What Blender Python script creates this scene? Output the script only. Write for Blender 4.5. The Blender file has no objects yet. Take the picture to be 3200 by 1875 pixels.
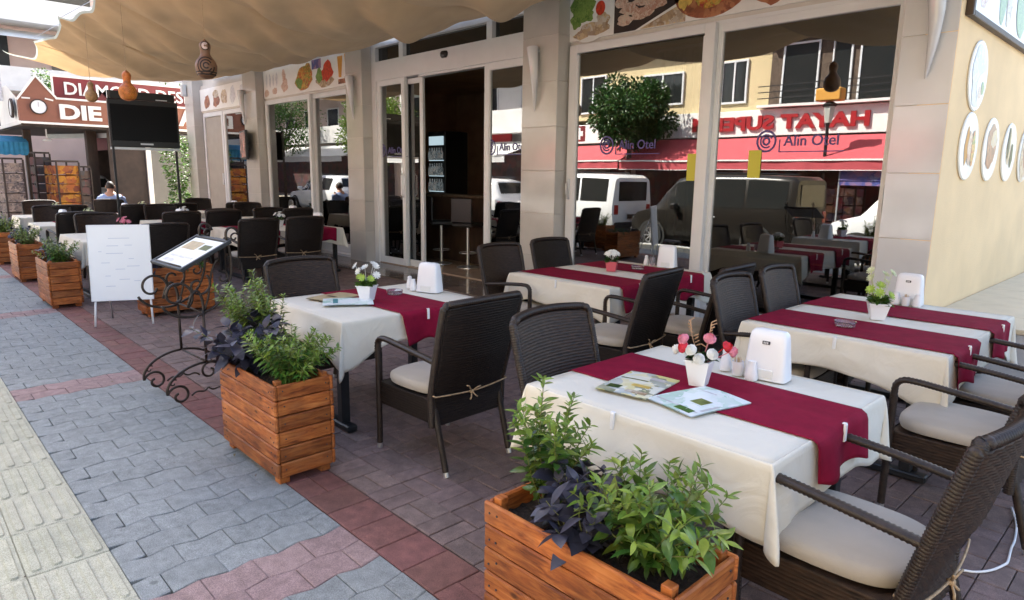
import bpy, math, random
from math import sin, cos, pi, sqrt, radians as rad
from mathutils import Matrix, Vector, Euler

C = bpy.context.scene.collection
SC = bpy.context.scene

# ---------------------------------------------------------------- camera
cam_d = bpy.data.cameras.new('camera'); cam = bpy.data.objects.new('camera', cam_d); C.objects.link(cam)
cam_d.sensor_width = 36; cam_d.lens = 36*2078.4/3200; cam_d.clip_start = .05; cam_d.clip_end = 600
_p, _y, _r = .18511, .80806, .014441
_fw = Vector((-sin(_y)*cos(_p), cos(_y)*cos(_p), -sin(_p)))
_r0 = Vector((cos(_y), sin(_y), 0)); _u0 = _r0.cross(_fw)
_rt = _r0*cos(_r)+_u0*sin(_r); _up = -_r0*sin(_r)+_u0*cos(_r)
cam.matrix_world = Matrix(((_rt.x, _up.x, -_fw.x, 0), (_rt.y, _up.y, -_fw.y, 0), (_rt.z, _up.z, -_fw.z, 1.65), (0, 0, 0, 1)))
SC.camera = cam

# ---------------------------------------------------------------- sky, sun, exposure
SUN_AZ = (-.72, .69); SUN_EL = rad(50)
W = bpy.data.worlds.new('World'); SC.world = W; W.use_nodes = True
_n = W.node_tree.nodes; _l = W.node_tree.links
_sky = _n.new('ShaderNodeTexSky'); _sky.sky_type = 'NISHITA'; _sky.sun_disc = False
_sky.sun_elevation = SUN_EL; _sky.sun_rotation = math.atan2(SUN_AZ[0], SUN_AZ[1])
_sky.air_density = 1.0; _sky.dust_density = 2.5; _sky.ozone_density = .8
_l.new(_sky.outputs[0], _n['Background'].inputs[0]); _n['Background'].inputs[1].default_value = .11
sd = bpy.data.lights.new('sun', 'SUN'); sd.energy = 5.0; sd.angle = rad(.53); sd.color = (1, .95, .86)
sun = bpy.data.objects.new('sun', sd); C.objects.link(sun)
_d = Vector((SUN_AZ[0]*cos(SUN_EL), SUN_AZ[1]*cos(SUN_EL), sin(SUN_EL))).normalized()
sun.rotation_euler = _d.to_track_quat('Z', 'Y').to_euler(); sun.location = (-20, 20, 40)
vs = SC.view_settings; vs.view_transform = 'Standard'; vs.look = 'None'; vs.gamma = 1; vs.use_curve_mapping = False
vs.exposure = 2.38
SC.cycles.max_bounces = 8; SC.cycles.transparent_max_bounces = 12; SC.cycles.use_denoising = True
SC.cycles.sample_clamp_indirect = 6

# ---------------------------------------------------------------- materials
def nmat(name):
    m = bpy.data.materials.new(name); m.use_nodes = True
    return m, m.node_tree.nodes, m.node_tree.links, m.node_tree.nodes['Principled BSDF']

def mat(name, col, rough=.6, var=.0, scale=8, hue=None, bump=0, bscale=60, spec=.5, metal=0, island=0, objr=0, stretch=None, trans=0, sheen=0, coat=0, dirt=0, wrinkle=0, spots=0):
    """Principled surface: colour with noise mottling, per-piece random tone and fine bump."""
    m, n, l, b = nmat(name)
    b.inputs['Roughness'].default_value = rough; b.inputs['Metallic'].default_value = metal
    b.inputs['Specular IOR Level'].default_value = spec
    if sheen: b.inputs['Sheen Weight'].default_value = sheen
    if coat: b.inputs['Coat Weight'].default_value = coat; b.inputs['Coat Roughness'].default_value = .15
    c4 = (*col, 1)
    b.inputs['Base Color'].default_value = c4
    tc = n.new('ShaderNodeTexCoord'); vec = tc.outputs['Object']
    if stretch:
        mp = n.new('ShaderNodeMapping'); mp.inputs['Scale'].default_value = stretch; l.new(vec, mp.inputs[0]); vec = mp.outputs[0]
    oi = n.new('ShaderNodeObjectInfo')
    if objr:   # decorrelate alike pieces
        ad = n.new('ShaderNodeVectorMath'); ad.operation = 'ADD'
        ml = n.new('ShaderNodeMath'); ml.operation = 'MULTIPLY'; ml.inputs[1].default_value = 37.
        l.new(oi.outputs['Random'], ml.inputs[0]); l.new(vec, ad.inputs[0]); l.new(ml.outputs[0], ad.inputs[1]); vec = ad.outputs[0]
    cur = None
    if var or hue:
        nz = n.new('ShaderNodeTexNoise'); nz.inputs['Scale'].default_value = scale; nz.inputs['Detail'].default_value = 5; l.new(vec, nz.inputs['Vector'])
        mx = n.new('ShaderNodeMix'); mx.data_type = 'RGBA'
        c2 = hue if hue else tuple(c*(1-var) for c in col); c1 = col if hue else tuple(min(1, c*(1+var)) for c in col)
        mx.inputs['A'].default_value = (*c1, 1); mx.inputs['B'].default_value = (*c2, 1)
        mr = n.new('ShaderNodeMapRange'); mr.inputs[1].default_value = .32; mr.inputs[2].default_value = .68; l.new(nz.outputs[0], mr.inputs[0])
        l.new(mr.outputs[0], mx.inputs['Factor']); cur = mx.outputs['Result']
    if var and bump and objr:   # gritty aggregate speckle
        ng_ = n.new('ShaderNodeTexNoise'); ng_.inputs['Scale'].default_value = 260; ng_.inputs['Detail'].default_value = 2; l.new(vec, ng_.inputs['Vector'])
        mg_ = n.new('ShaderNodeMapRange'); mg_.inputs[1].default_value = .35; mg_.inputs[2].default_value = .65; mg_.inputs[3].default_value = .72; mg_.inputs[4].default_value = 1.28; l.new(ng_.outputs[0], mg_.inputs[0])
        hg_ = n.new('ShaderNodeHueSaturation'); l.new(mg_.outputs[0], hg_.inputs['Value']); l.new(cur, hg_.inputs['Color']); cur = hg_.outputs[0]
    if dirt:
        nz2 = n.new('ShaderNodeTexNoise'); nz2.inputs['Scale'].default_value = scale*.23; nz2.inputs['Detail'].default_value = 8; nz2.inputs['Roughness'].default_value = .7; l.new(vec, nz2.inputs['Vector'])
        mr2 = n.new('ShaderNodeMapRange'); mr2.inputs[1].default_value = .5; mr2.inputs[2].default_value = .72; l.new(nz2.outputs[0], mr2.inputs[0])
        m2 = n.new('ShaderNodeMath'); m2.operation = 'MULTIPLY'; m2.inputs[1].default_value = dirt; l.new(mr2.outputs[0], m2.inputs[0])
        mx2 = n.new('ShaderNodeMix'); mx2.data_type = 'RGBA'; mx2.inputs['B'].default_value = (*[c*.45 for c in col], 1)
        if cur is None: mx2.inputs['A'].default_value = c4
        else: l.new(cur, mx2.inputs['A'])
        l.new(m2.outputs[0], mx2.inputs['Factor']); cur = mx2.outputs['Result']
    if island or objr:
        hs = n.new('ShaderNodeHueSaturation')
        if cur is None: hs.inputs['Color'].default_value = c4
        else: l.new(cur, hs.inputs['Color'])
        if objr and island:
            ge = n.new('ShaderNodeNewGeometry'); a = n.new('ShaderNodeMath'); a.operation = 'ADD'
            l.new(ge.outputs['Random Per Island'], a.inputs[0]); l.new(oi.outputs['Random'], a.inputs[1])
            fr = n.new('ShaderNodeMath'); fr.operation = 'FRACT'; l.new(a.outputs[0], fr.inputs[0]); rnd = fr.outputs[0]
        elif objr: rnd = oi.outputs['Random']
        else:
            ge = n.new('ShaderNodeNewGeometry'); rnd = ge.outputs['Random Per Island']
        amt = max(island, objr)
        mr = n.new('ShaderNodeMapRange'); mr.inputs[3].default_value = 1-amt; mr.inputs[4].default_value = 1+amt; l.new(rnd, mr.inputs[0]); l.new(mr.outputs[0], hs.inputs['Value'])
        mr = n.new('ShaderNodeMapRange'); mr.inputs[3].default_value = .5+amt*.06; mr.inputs[4].default_value = .5-amt*.06
        wn = n.new('ShaderNodeMath'); wn.operation = 'MULTIPLY'; wn.inputs[1].default_value = 7.13; l.new(rnd, wn.inputs[0]); f2 = n.new('ShaderNodeMath'); f2.operation = 'FRACT'; l.new(wn.outputs[0], f2.inputs[0])
        l.new(f2.outputs[0], mr.inputs[0]); l.new(mr.outputs[0], hs.inputs['Hue']); cur = hs.outputs[0]
    if cur is not None: l.new(cur, b.inputs['Base Color'])
    if spots:   # gum and oil spots
        vo = n.new('ShaderNodeTexVoronoi'); vo.inputs['Scale'].default_value = 3.1; l.new(vec, vo.inputs['Vector'])
        nd = n.new('ShaderNodeTexNoise'); nd.inputs['Scale'].default_value = 30; l.new(vec, nd.inputs['Vector'])
        ad_ = n.new('ShaderNodeMath'); ad_.operation = 'MULTIPLY_ADD'; ad_.inputs[1].default_value = .05; l.new(nd.outputs[0], ad_.inputs[0]); l.new(vo.outputs['Distance'], ad_.inputs[2])
        ms_ = n.new('ShaderNodeMapRange'); ms_.inputs[1].default_value = .062; ms_.inputs[2].default_value = .085; ms_.inputs[3].default_value = spots; ms_.inputs[4].default_value = 0; l.new(ad_.outputs[0], ms_.inputs[0])
        mx3 = n.new('ShaderNodeMix'); mx3.data_type = 'RGBA'; mx3.inputs['B'].default_value = (*[c*.35 for c in col], 1)
        if cur is None: mx3.inputs['A'].default_value = c4
        else: l.new(cur, mx3.inputs['A'])
        l.new(ms_.outputs[0], mx3.inputs['Factor']); l.new(mx3.outputs['Result'], b.inputs['Base Color']); cur = mx3.outputs['Result']
    if wrinkle:   # soft pressed creases below the fine weave
        nw = n.new('ShaderNodeTexNoise'); nw.inputs['Scale'].default_value = 5; nw.inputs['Detail'].default_value = 3; nw.inputs['Distortion'].default_value = 1.2; l.new(vec, nw.inputs['Vector'])
        bw = n.new('ShaderNodeBump'); bw.inputs['Strength'].default_value = wrinkle; bw.inputs['Distance'].default_value = .012; l.new(nw.outputs[0], bw.inputs['Height'])
    if bump:
        nb = n.new('ShaderNodeTexNoise'); nb.inputs['Scale'].default_value = bscale; nb.inputs['Detail'].default_value = 4; l.new(vec, nb.inputs['Vector'])
        bp = n.new('ShaderNodeBump'); bp.inputs['Strength'].default_value = bump; bp.inputs['Distance'].default_value = .01
        l.new(nb.outputs[0], bp.inputs['Height']); l.new(bp.outputs[0], b.inputs['Normal'])
        if wrinkle: l.new(bw.outputs[0], bp.inputs['Normal'])
    if trans:
        out = n['Material Output']; tr = n.new('ShaderNodeBsdfTranslucent'); mxs = n.new('ShaderNodeMixShader'); mxs.inputs[0].default_value = trans
        if cur is not None: l.new(cur, tr.inputs[0])
        else: tr.inputs[0].default_value = c4
        l.new(b.outputs[0], mxs.inputs[1]); l.new(tr.outputs[0], mxs.inputs[2]); l.new(mxs.outputs[0], out.inputs[0])
    return m

def glass_mat(name, refl, tint, rough=0.0):
    m, n, l, b = nmat(name); n.remove(b); out = n['Material Output']
    t = n.new('ShaderNodeBsdfTransparent'); t.inputs[0].default_value = (*tint, 1)
    g = n.new('ShaderNodeBsdfGlossy'); g.inputs['Roughness'].default_value = rough
    fr = n.new('ShaderNodeFresnel'); fr.inputs[0].default_value = 1.5
    a = n.new('ShaderNodeMath'); a.operation = 'ADD'; a.inputs[1].default_value = refl; a.use_clamp = True; l.new(fr.outputs[0], a.inputs[0])
    # long soft waviness of float glass
    tc = n.new('ShaderNodeTexCoord'); nz = n.new('ShaderNodeTexNoise'); nz.inputs['Scale'].default_value = .9; nz.inputs['Detail'].default_value = 1; l.new(tc.outputs['Object'], nz.inputs['Vector'])
    bp = n.new('ShaderNodeBump'); bp.inputs['Strength'].default_value = .05; bp.inputs['Distance'].default_value = .02; l.new(nz.outputs[0], bp.inputs['Height']); l.new(bp.outputs[0], g.inputs['Normal'])
    mx = n.new('ShaderNodeMixShader'); l.new(a.outputs[0], mx.inputs[0]); l.new(t.outputs[0], mx.inputs[1]); l.new(g.outputs[0], mx.inputs[2]); l.new(mx.outputs[0], out.inputs[0])
    return m

def emit(name, col, s):
    m, n, l, b = nmat(name); b.inputs['Base Color'].default_value = (*col, 1); b.inputs['Emission Color'].default_value = (*col, 1); b.inputs['Emission Strength'].default_value = s
    return m

def ramp_mat(name, cols, scale=8, rough=.5, detail=3, voronoi=True, stretch=(1, 1, 1), emis=0):
    """Printed picture: patches of several flat colours."""
    m, n, l, b = nmat(name); b.inputs['Roughness'].default_value = rough
    tc = n.new('ShaderNodeTexCoord'); mp = n.new('ShaderNodeMapping'); mp.inputs['Scale'].default_value = stretch; l.new(tc.outputs['Object'], mp.inputs[0])
    nz = n.new('ShaderNodeTexNoise'); nz.inputs['Scale'].default_value = scale*.7; nz.inputs['Detail'].default_value = detail; l.new(mp.outputs[0], nz.inputs['Vector'])
    v = n.new('ShaderNodeTexVoronoi'); v.inputs['Scale'].default_value = scale
    mxv = n.new('ShaderNodeMix'); mxv.data_type = 'VECTOR'; mxv.inputs['Factor'].default_value = .25; l.new(mp.outputs[0], mxv.inputs['A']); l.new(nz.outputs['Color'], mxv.inputs['B'])
    l.new(mxv.outputs['Result'], v.inputs['Vector'])
    sp = n.new('ShaderNodeSeparateColor'); l.new(v.outputs['Color'], sp.inputs[0])
    mxf = n.new('ShaderNodeMath'); mxf.operation = 'MULTIPLY_ADD'; mxf.inputs[1].default_value = .75; l.new(sp.outputs[0], mxf.inputs[0])
    ms = n.new('ShaderNodeMath'); ms.operation = 'MULTIPLY'; ms.inputs[1].default_value = .25; l.new(nz.outputs[0], ms.inputs[0]); l.new(ms.outputs[0], mxf.inputs[2])
    cr = n.new('ShaderNodeValToRGB'); cr.color_ramp.interpolation = 'LINEAR'
    e = cr.color_ramp.elements
    while len(e) < len(cols): e.new(.5)
    for i, c in enumerate(cols): e[i].position = i/(len(cols)-1) if len(cols) > 1 else 0; e[i].color = (*c, 1)
    l.new(mxf.outputs[0], cr.inputs[0]); l.new(cr.outputs[0], b.inputs['Base Color'])
    if emis: l.new(cr.outputs[0], b.inputs['Emission Color']); b.inputs['Emission Strength'].default_value = emis
    return m

def wood_mat(name):
    """Orange stained pine: grain along the plank, knots, worn edges, tone per plank."""
    m, n, l, b = nmat(name); b.inputs['Roughness'].default_value = .5; b.inputs['Specular IOR Level'].default_value = .35
    tc = n.new('ShaderNodeTexCoord'); oi = n.new('ShaderNodeObjectInfo')
    ml = n.new('ShaderNodeMath'); ml.operation = 'MULTIPLY'; ml.inputs[1].default_value = 53.; l.new(oi.outputs['Random'], ml.inputs[0])
    ad = n.new('ShaderNodeVectorMath'); ad.operation = 'ADD'; l.new(tc.outputs['Object'], ad.inputs[0]); l.new(ml.outputs[0], ad.inputs[1])
    mp = n.new('ShaderNodeMapping'); mp.inputs['Scale'].default_value = (2.2, 9, 16); l.new(ad.outputs[0], mp.inputs[0])
    wv = n.new('ShaderNodeTexNoise'); wv.inputs['Scale'].default_value = 3.2; wv.inputs['Detail'].default_value = 7; wv.inputs['Roughness'].default_value = .62; wv.inputs['Distortion'].default_value = .8; l.new(mp.outputs[0], wv.inputs['Vector'])
    cr = n.new('ShaderNodeValToRGB'); e = cr.color_ramp.elements; e.new(.5); e.new(.62)
    for i, (p, c) in enumerate(((.30, (.14, .034, .009)), (.46, (.34, .092, .020)), (.58, (.46, .145, .032)), (.74, (.55, .205, .058)))): e[i].position = p; e[i].color = (*c, 1)
    l.new(wv.outputs[0], cr.inputs[0])
    # stain patches
    n2 = n.new('ShaderNodeTexNoise'); n2.inputs['Scale'].default_value = 5; n2.inputs['Detail'].default_value = 3; l.new(ad.outputs[0], n2.inputs['Vector'])
    mr0 = n.new('ShaderNodeMapRange'); mr0.inputs[1].default_value = .35; mr0.inputs[2].default_value = .7; mr0.inputs[3].default_value = .66; mr0.inputs[4].default_value = 1.15; l.new(n2.outputs[0], mr0.inputs[0])
    vo = n.new('ShaderNodeTexVoronoi'); vo.inputs['Scale'].default_value = 5.0; mpk = n.new('ShaderNodeMapping'); mpk.inputs['Scale'].default_value = (1, 2.0, 2.0); l.new(ad.outputs[0], mpk.inputs[0]); l.new(mpk.outputs[0], vo.inputs['Vector'])
    kn = n.new('ShaderNodeMapRange'); kn.inputs[1].default_value = .05; kn.inputs[2].default_value = .13; kn.inputs[3].default_value = .3; kn.inputs[4].default_value = 1; l.new(vo.outputs['Distance'], kn.inputs[0])
    mv = n.new('ShaderNodeMath'); mv.operation = 'MULTIPLY'; l.new(mr0.outputs[0], mv.inputs[0]); l.new(kn.outputs[0], mv.inputs[1])
    mr = n.new('ShaderNodeMapRange'); mr.inputs[3].default_value = .72; mr.inputs[4].default_value = 1.25; l.new(oi.outputs['Random'], mr.inputs[0])
    mv2 = n.new('ShaderNodeMath'); mv2.operation = 'MULTIPLY'; l.new(mv.outputs[0], mv2.inputs[0]); l.new(mr.outputs[0], mv2.inputs[1])
    nf = n.new('ShaderNodeTexNoise'); nf.inputs['Scale'].default_value = 3.3; nf.inputs['Detail'].default_value = 6; nf.inputs['Roughness'].default_value = .65; mpf = n.new('ShaderNodeMapping'); mpf.inputs['Scale'].default_value = (1, 2.5, 2.5); mpf.inputs['Location'].default_value = (4, 9, 2); l.new(ad.outputs[0], mpf.inputs[0]); l.new(mpf.outputs[0], nf.inputs['Vector'])
    mf = n.new('ShaderNodeMapRange'); mf.inputs[1].default_value = .52; mf.inputs[2].default_value = .68; mf.inputs[4].default_value = .5; l.new(nf.outputs[0], mf.inputs[0])
    fm = n.new('ShaderNodeMix'); fm.data_type = 'RGBA'; fm.inputs['B'].default_value = (.42, .18, .075, 1); l.new(mf.outputs[0], fm.inputs['Factor']); l.new(cr.outputs[0], fm.inputs['A'])   # faded patches
    hs = n.new('ShaderNodeHueSaturation'); l.new(fm.outputs['Result'], hs.inputs['Color']); l.new(mv2.outputs[0], hs.inputs['Value']); l.new(hs.outputs[0], b.inputs['Base Color'])
    bp = n.new('ShaderNodeBump'); bp.inputs['Strength'].default_value = .35; bp.inputs['Distance'].default_value = .004; l.new(wv.outputs[0], bp.inputs['Height']); l.new(bp.outputs[0], b.inputs['Normal'])
    return m

M = {}
M['grey_paver'] = mat('grey_paver', (.25, .262, .258), .85, .14, 22, bump=.35, bscale=170, island=.06, objr=.06, dirt=.35, spec=.3, spots=.6)
M['pink_paver'] = mat('pink_paver', (.30, .205, .195), .85, .16, 20, bump=.3, bscale=160, island=.07, objr=.07, dirt=.35, spec=.3, spots=.5)
M['red_brick'] = mat('red_brick', (.19, .080, .068), .8, .2, 18, bump=.3, bscale=160, island=.12, objr=.12, dirt=.4)
M['terrace_brick'] = mat('terrace_brick', (.185, .128, .115), .78, .2, 18, bump=.3, bscale=150, island=.12, objr=.12, dirt=.5, spots=.4)
M['tactile'] = mat('tactile', (.44, .42, .325), .85, .10, 14, bump=.3, bscale=190, objr=.05, dirt=.3, spec=.3)
M['mortar'] = mat('mortar', (.22, .205, .185), .95, .3, 30, bump=.4, bscale=120)
M['asphalt'] = mat('asphalt', (.06, .06, .062), .9, .25, 12, bump=.5, bscale=220)
M['kerb'] = mat('kerb', (.36, .36, .35), .8, .12, 9, bump=.2, objr=.06)
M['wood'] = wood_mat('stained_pine')
M['soil'] = mat('soil', (.035, .024, .017), .95, .4, 40, bump=1, bscale=90)
M['wicker'] = mat('wicker', (.016, .0105, .008), .5, .5, 26, bump=.2, bscale=220, spec=.3, stretch=(1, 1, 7))
M['wicker_brown'] = mat('wicker_brown', (.032, .017, .010), .48, .6, 24, bump=.2, bscale=220, spec=.35, stretch=(1, 1, 7))
M['wicker_wrap'] = mat('wicker_wrap', (.026, .016, .011), .42, .4, 40, bump=.2, bscale=200, spec=.45)
M['cushion'] = mat('cushion', (.42, .37, .31), .85, .08, 5, bump=.18, bscale=260, dirt=.12, sheen=.2)
M['cord'] = mat('cord', (.42, .29, .17), .8, .2, 60)
M['silver'] = mat('silver', (.72, .72, .72), .3, metal=.9)
M['cream_cloth'] = mat('cream_cloth', (.80, .745, .63), .88, .03, 5, wrinkle=1.0, bump=.14, bscale=420, sheen=.1, trans=.10)
M['burgundy'] = mat('burgundy', (.225, .007, .031), .85, .12, 14, wrinkle=.4, bump=.08, bscale=500, spec=.12)
M['white_plastic'] = mat('white_plastic', (.80, .81, .83), .3)
M['clip'] = mat('clip_plastic', (.85, .85, .85), .25)
M['black_metal'] = mat('black_metal', (.014, .014, .015), .45, .3, 20)
M['dark_mark'] = mat('dark_mark', (.03, .03, .04), .5)
M['wrought'] = mat('wrought_iron', (.045, .033, .026), .42, .35, 30, metal=.55, bump=.2, bscale=80)
M['board_white'] = mat('board_white', (.83, .85, .88), .25, .015, 3)
M['alu'] = mat('aluminium', (.62, .64, .66), .35, .04, 6, metal=.6)
M['frame_white'] = mat('frame_white', (.70, .71, .72), .35, .03, 4, dirt=.06)
M['pillar_tile'] = mat('pillar_tile', (.50, .475, .44), .13, .05, 3, spec=.7, objr=.03)
M['pillar_tile_pale'] = mat('pillar_tile_pale', (.62, .62, .63), .13, .04, 3, spec=.7, objr=.03)
M['wall_cream'] = mat('wall_cream', (.60, .56, .51), .8, .05, 3, bump=.05)
M['wall_yellow'] = mat('wall_yellow', (.84, .625, .36), .85, .06, 1.6, bump=.35, bscale=90, dirt=.12)
M['slab_stone'] = mat('slab_stone', (.58, .51, .37), .6, .06, 5, bump=.1, dirt=.12)
M['slab_shaded_side'] = mat('slab_shaded_side', (.40, .42, .45), .7, .08, 6, bump=.15)  # landing's front face: its bluish shade is put into the colour
M['canopy'] = mat('canopy_fabric', (.42, .285, .15), .9, .08, 3, bump=.1, bscale=260, trans=.22)
M['canopy_trim'] = mat('canopy_trim', (.40, .47, .46), .8, .06, 8, trans=.15)
M['glass'] = glass_mat('shop_glass', .25, (.48, .50, .48))
M['glass_dark'] = glass_mat('dark_glass', .08, (.10, .10, .10))
M['glass_clear'] = glass_mat('clear_glass', .03, (.93, .95, .95))
M['interior'] = mat('interior_wall', (.48, .34, .22), .7, .15, 2)
M['interior_floor'] = mat('interior_floor', (.34, .25, .18), .25, .1, 4, spec=.6)
M['entrance_tile'] = mat('entrance_tile', (.17, .13, .105), .12, .12, 5, spec=.6, objr=.06)
M['black_plastic'] = mat('black_plastic', (.012, .012, .013), .35)
M['screen'] = mat('tv_screen', (.004, .004, .005), .3, spec=.15)
M['skin'] = mat('skin', (.50, .27, .18), .55, .05, 20)
M['blue_shirt'] = mat('blue_shirt', (.30, .40, .66), .85, .1, 12, bump=.15, bscale=60)
M['hair'] = mat('hair', (.025, .017, .012), .6, .3, 60)
M['trousers'] = mat('trousers', (.05, .05, .07), .9)
M['red_letter'] = mat('red_letter', (.33, .015, .02), .4, .06, 6)
M['maroon_board'] = mat('maroon_board', (.17, .018, .022), .45, .15, 1.5)
M['brown_fascia'] = mat('brown_fascia', (.24, .095, .06), .6, .10, 3)
M['white_paint'] = mat('white_paint', (.80, .79, .76), .5, .04, 4)
M['white_wall'] = mat('white_wall', (.74, .73, .70), .8, .06, 1.5)
M['pink_wall'] = mat('pink_wall', (.60, .47, .44), .8, .06, 1.5)
M['yellow_block'] = mat('yellow_block', (.62, .50, .29), .85, .06, .8, dirt=.1)
M['dark_wood'] = mat('dark_wood', (.05, .028, .018), .5, .3, 12, stretch=(1, 1, .2))
M['dark_brown'] = mat('dark_brown', (.035, .022, .018), .7, .3, 4)
M['red_awning'] = mat('red_awning', (.60, .10, .12), .8, .08, 4, trans=.25)
M['white_awning'] = mat('white_awning', (.80, .80, .78), .85, .05, 3, trans=.3)
M['blue_awning'] = mat('blue_awning', (.04, .24, .42), .8, .15, 6, trans=.2)
M['car_white'] = mat('car_white', (.78, .79, .80), .18, coat=.6)
M['car_black'] = mat('car_black', (.016, .014, .012), .3, coat=.15, spec=.3)
M['car_glass'] = mat('car_glass', (.02, .022, .022), .08, spec=.5)
M['rubber'] = mat('rubber', (.018, .018, .018), .8)
M['rim'] = mat('rim', (.60, .60, .60), .3, metal=.7)
M['tail_red'] = mat('tail_red', (.35, .015, .012), .25)
M['headlight'] = mat('headlight', (.62, .66, .68), .12)
M['purple_ink'] = mat('purple_ink', (.075, .055, .21), .5)
M['orange_gourd'] = mat('orange_gourd', (.50, .14, .022), .4, .35, 22, bump=.3)
M['brown_gourd'] = mat('brown_gourd', (.19, .10, .055), .45, .25, 16)
M['burnt'] = mat('burnt', (.018, .011, .008), .6)
M['pale_mark'] = mat('pale_mark', (.62, .50, .46), .6)
M['tan_gourd'] = mat('tan_gourd', (.32, .18, .07), .5, .3, 20)
M['leaf_green'] = mat('leaf_green', (.075, .16, .024), .45, .3, 26, island=.42, objr=.42, trans=.22, spec=.4)
M['leaf_mid'] = mat('leaf_mid', (.036, .095, .014), .3, .4, 28, hue=(.10, .17, .03), island=.35, objr=.35, trans=.2, spec=.45)
M['leaf_light'] = mat('leaf_light', (.16, .24, .035), .32, .3, 30, island=.4, objr=.4, trans=.22, spec=.4)
M['leaf_deep'] = mat('leaf_deep', (.035, .085, .018), .33, .3, 26, island=.45, objr=.45, trans=.15, spec=.4)
M['leaf_purple'] = mat('leaf_purple', (.040, .037, .056), .42, .3, 20, island=.3, objr=.3, spec=.35)
M['leaf_olive'] = mat('leaf_olive', (.13, .16, .035), .5, .3, 26, island=.45, objr=.45, trans=.2)
M['dead_leaf'] = mat('dead_leaf', (.13, .085, .04), .8, .3, 30, island=.5)
M['stem'] = mat('stem', (.13, .14, .035), .6, .2, 30)
M['bark'] = mat('bark', (.10, .07, .05), .9, .35, 12, bump=.6, bscale=30)
M['flower_white'] = mat('flower_white', (.80, .80, .76), .6, .05, 30, island=.08, trans=.2)
M['flower_pink'] = mat('flower_pink', (.72, .24, .31), .6, .2, 40, island=.15, trans=.2)
M['flower_red'] = mat('flower_red', (.58, .02, .035), .6, .25, 40, island=.1, trans=.15)
M['flower_cream'] = mat('flower_cream', (.66, .70, .45), .6, .15, 40, island=.12, trans=.2)
M['flower_lime'] = mat('flower_lime', (.38, .52, .09), .6, .2, 40, island=.12, trans=.2)
M['twig'] = mat('twig', (.42, .26, .15), .8, .2, 40)
M['pot_pink'] = mat('pot_pink', (.58, .10, .13), .4)
M['wood_pick'] = mat('wood_pick', (.58, .42, .26), .8, island=.15)
M['paper_menu'] = ramp_mat('menu_print_green', [(.78, .83, .85), (.76, .83, .84), (.72, .80, .80), (.80, .83, .84), (.36, .60, .47), (.78, .82, .84), (.25, .45, .36)], 14, .35)
M['paper_menu2'] = ramp_mat('menu_print_yellow', [(.80, .78, .63), (.78, .74, .52), (.66, .60, .20), (.80, .79, .66), (.62, .66, .66), (.22, .25, .16), (.80, .77, .62)], 15, .35)
M['paper_tray'] = mat('paper_tray', (.80, .82, .78), .4, .05, 6)
M['paper_tan'] = mat('paper_tan', (.46, .36, .20), .5, .2, 12)
M['food_mix'] = ramp_mat('food_print', [(.34, .04, .02), (.58, .24, .04), (.62, .42, .10), (.10, .22, .03), (.60, .16, .03), (.42, .06, .05), (.10, .05, .03)], 22, .3)
M['food_brown'] = ramp_mat('grilled_print', [(.22, .06, .03), (.34, .12, .06), (.15, .05, .03), (.45, .20, .10), (.30, .09, .05)], 14, .3)
M['food_fish'] = ramp_mat('fish_print', [(.48, .36, .22), (.60, .48, .30), (.30, .20, .12), (.58, .54, .48), (.45, .28, .12)], 16, .3)
M['food_green'] = ramp_mat('salad_print', [(.05, .12, .02), (.12, .24, .04), (.22, .34, .08), (.07, .14, .03)], 30, .3)
M['food_pink'] = ramp_mat('shrimp_print', [(.60, .38, .30), (.70, .52, .42), (.45, .22, .16), (.66, .56, .46), (.30, .15, .10)], 26, .3)
M['food_grey'] = ramp_mat('glassware_print', [(.62, .62, .64), (.48, .48, .50), (.70, .70, .72), (.35, .33, .36)], 18, .3)
M['food_red'] = mat('tomato_print', (.55, .05, .02), .3, .3, 20)
M['food_yellow'] = mat('lemon_print', (.68, .48, .12), .3, .2, 20)
M['plate_white'] = mat('plate_white', (.78, .79, .77), .25, .03, 6)
M['goods'] = ramp_mat('shop_goods', [(.10, .05, .04), (.35, .20, .10), (.05, .05, .08), (.45, .38, .30), (.22, .03, .04), (.12, .15, .20), (.50, .30, .10)], 7, .6)
M['goods_dark'] = ramp_mat('dark_goods', [(.03, .02, .02), (.08, .05, .04), (.14, .04, .04), (.05, .05, .06), (.20, .12, .07)], 5, .6)
M['cards'] = ramp_mat('postcards', [(.12, .09, .08), (.24, .18, .15), (.06, .05, .06), (.36, .28, .24), (.10, .07, .07)], 16, .5)
M['clothes'] = ramp_mat('orange_clothes', [(.30, .07, .02), (.45, .20, .02), (.12, .03, .02), (.36, .10, .02), (.05, .03, .03)], 9, .8)
M['tv_pic'] = ramp_mat('tv_picture', [(.02, .01, .012), (.06, .02, .02), (.02, .01, .012), (.55, .22, .18), (.04, .015, .02)], 16, .2, stretch=(1.6, 1, .5), emis=.12)
M['blue_sheet'] = ramp_mat('blue_packets', [(.05, .06, .22), (.10, .12, .34), (.36, .20, .30), (.06, .07, .25), (.45, .48, .55)], 9, .3)
M['yellow_sticker'] = mat('yellow_sticker', (.55, .50, .05), .5)
M['red_cloth'] = mat('red_cloth', (.50, .02, .02), .7, .2, 10)
M['beige_sofa'] = mat('beige_sofa', (.36, .28, .18), .7, .1, 5)
M['teal'] = mat('teal', (.05, .22, .25), .5)
M['fridge_light'] = emit('fridge_light', (.55, .72, .80), .16)
M['bottle_mix'] = ramp_mat('bottles', [(.10, .16, .12), (.36, .42, .45), (.05, .08, .10), (.50, .52, .50), (.25, .10, .06)], 24, .3, emis=.05)
M['white_cable'] = mat('white_cable', (.80, .80, .80), .4)
M['door_beige'] = mat('door_beige', (.36, .32, .27), .6, .05, 4)
M['lamp_orange'] = mat('lamp_orange', (.62, .30, .05), .5)
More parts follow.
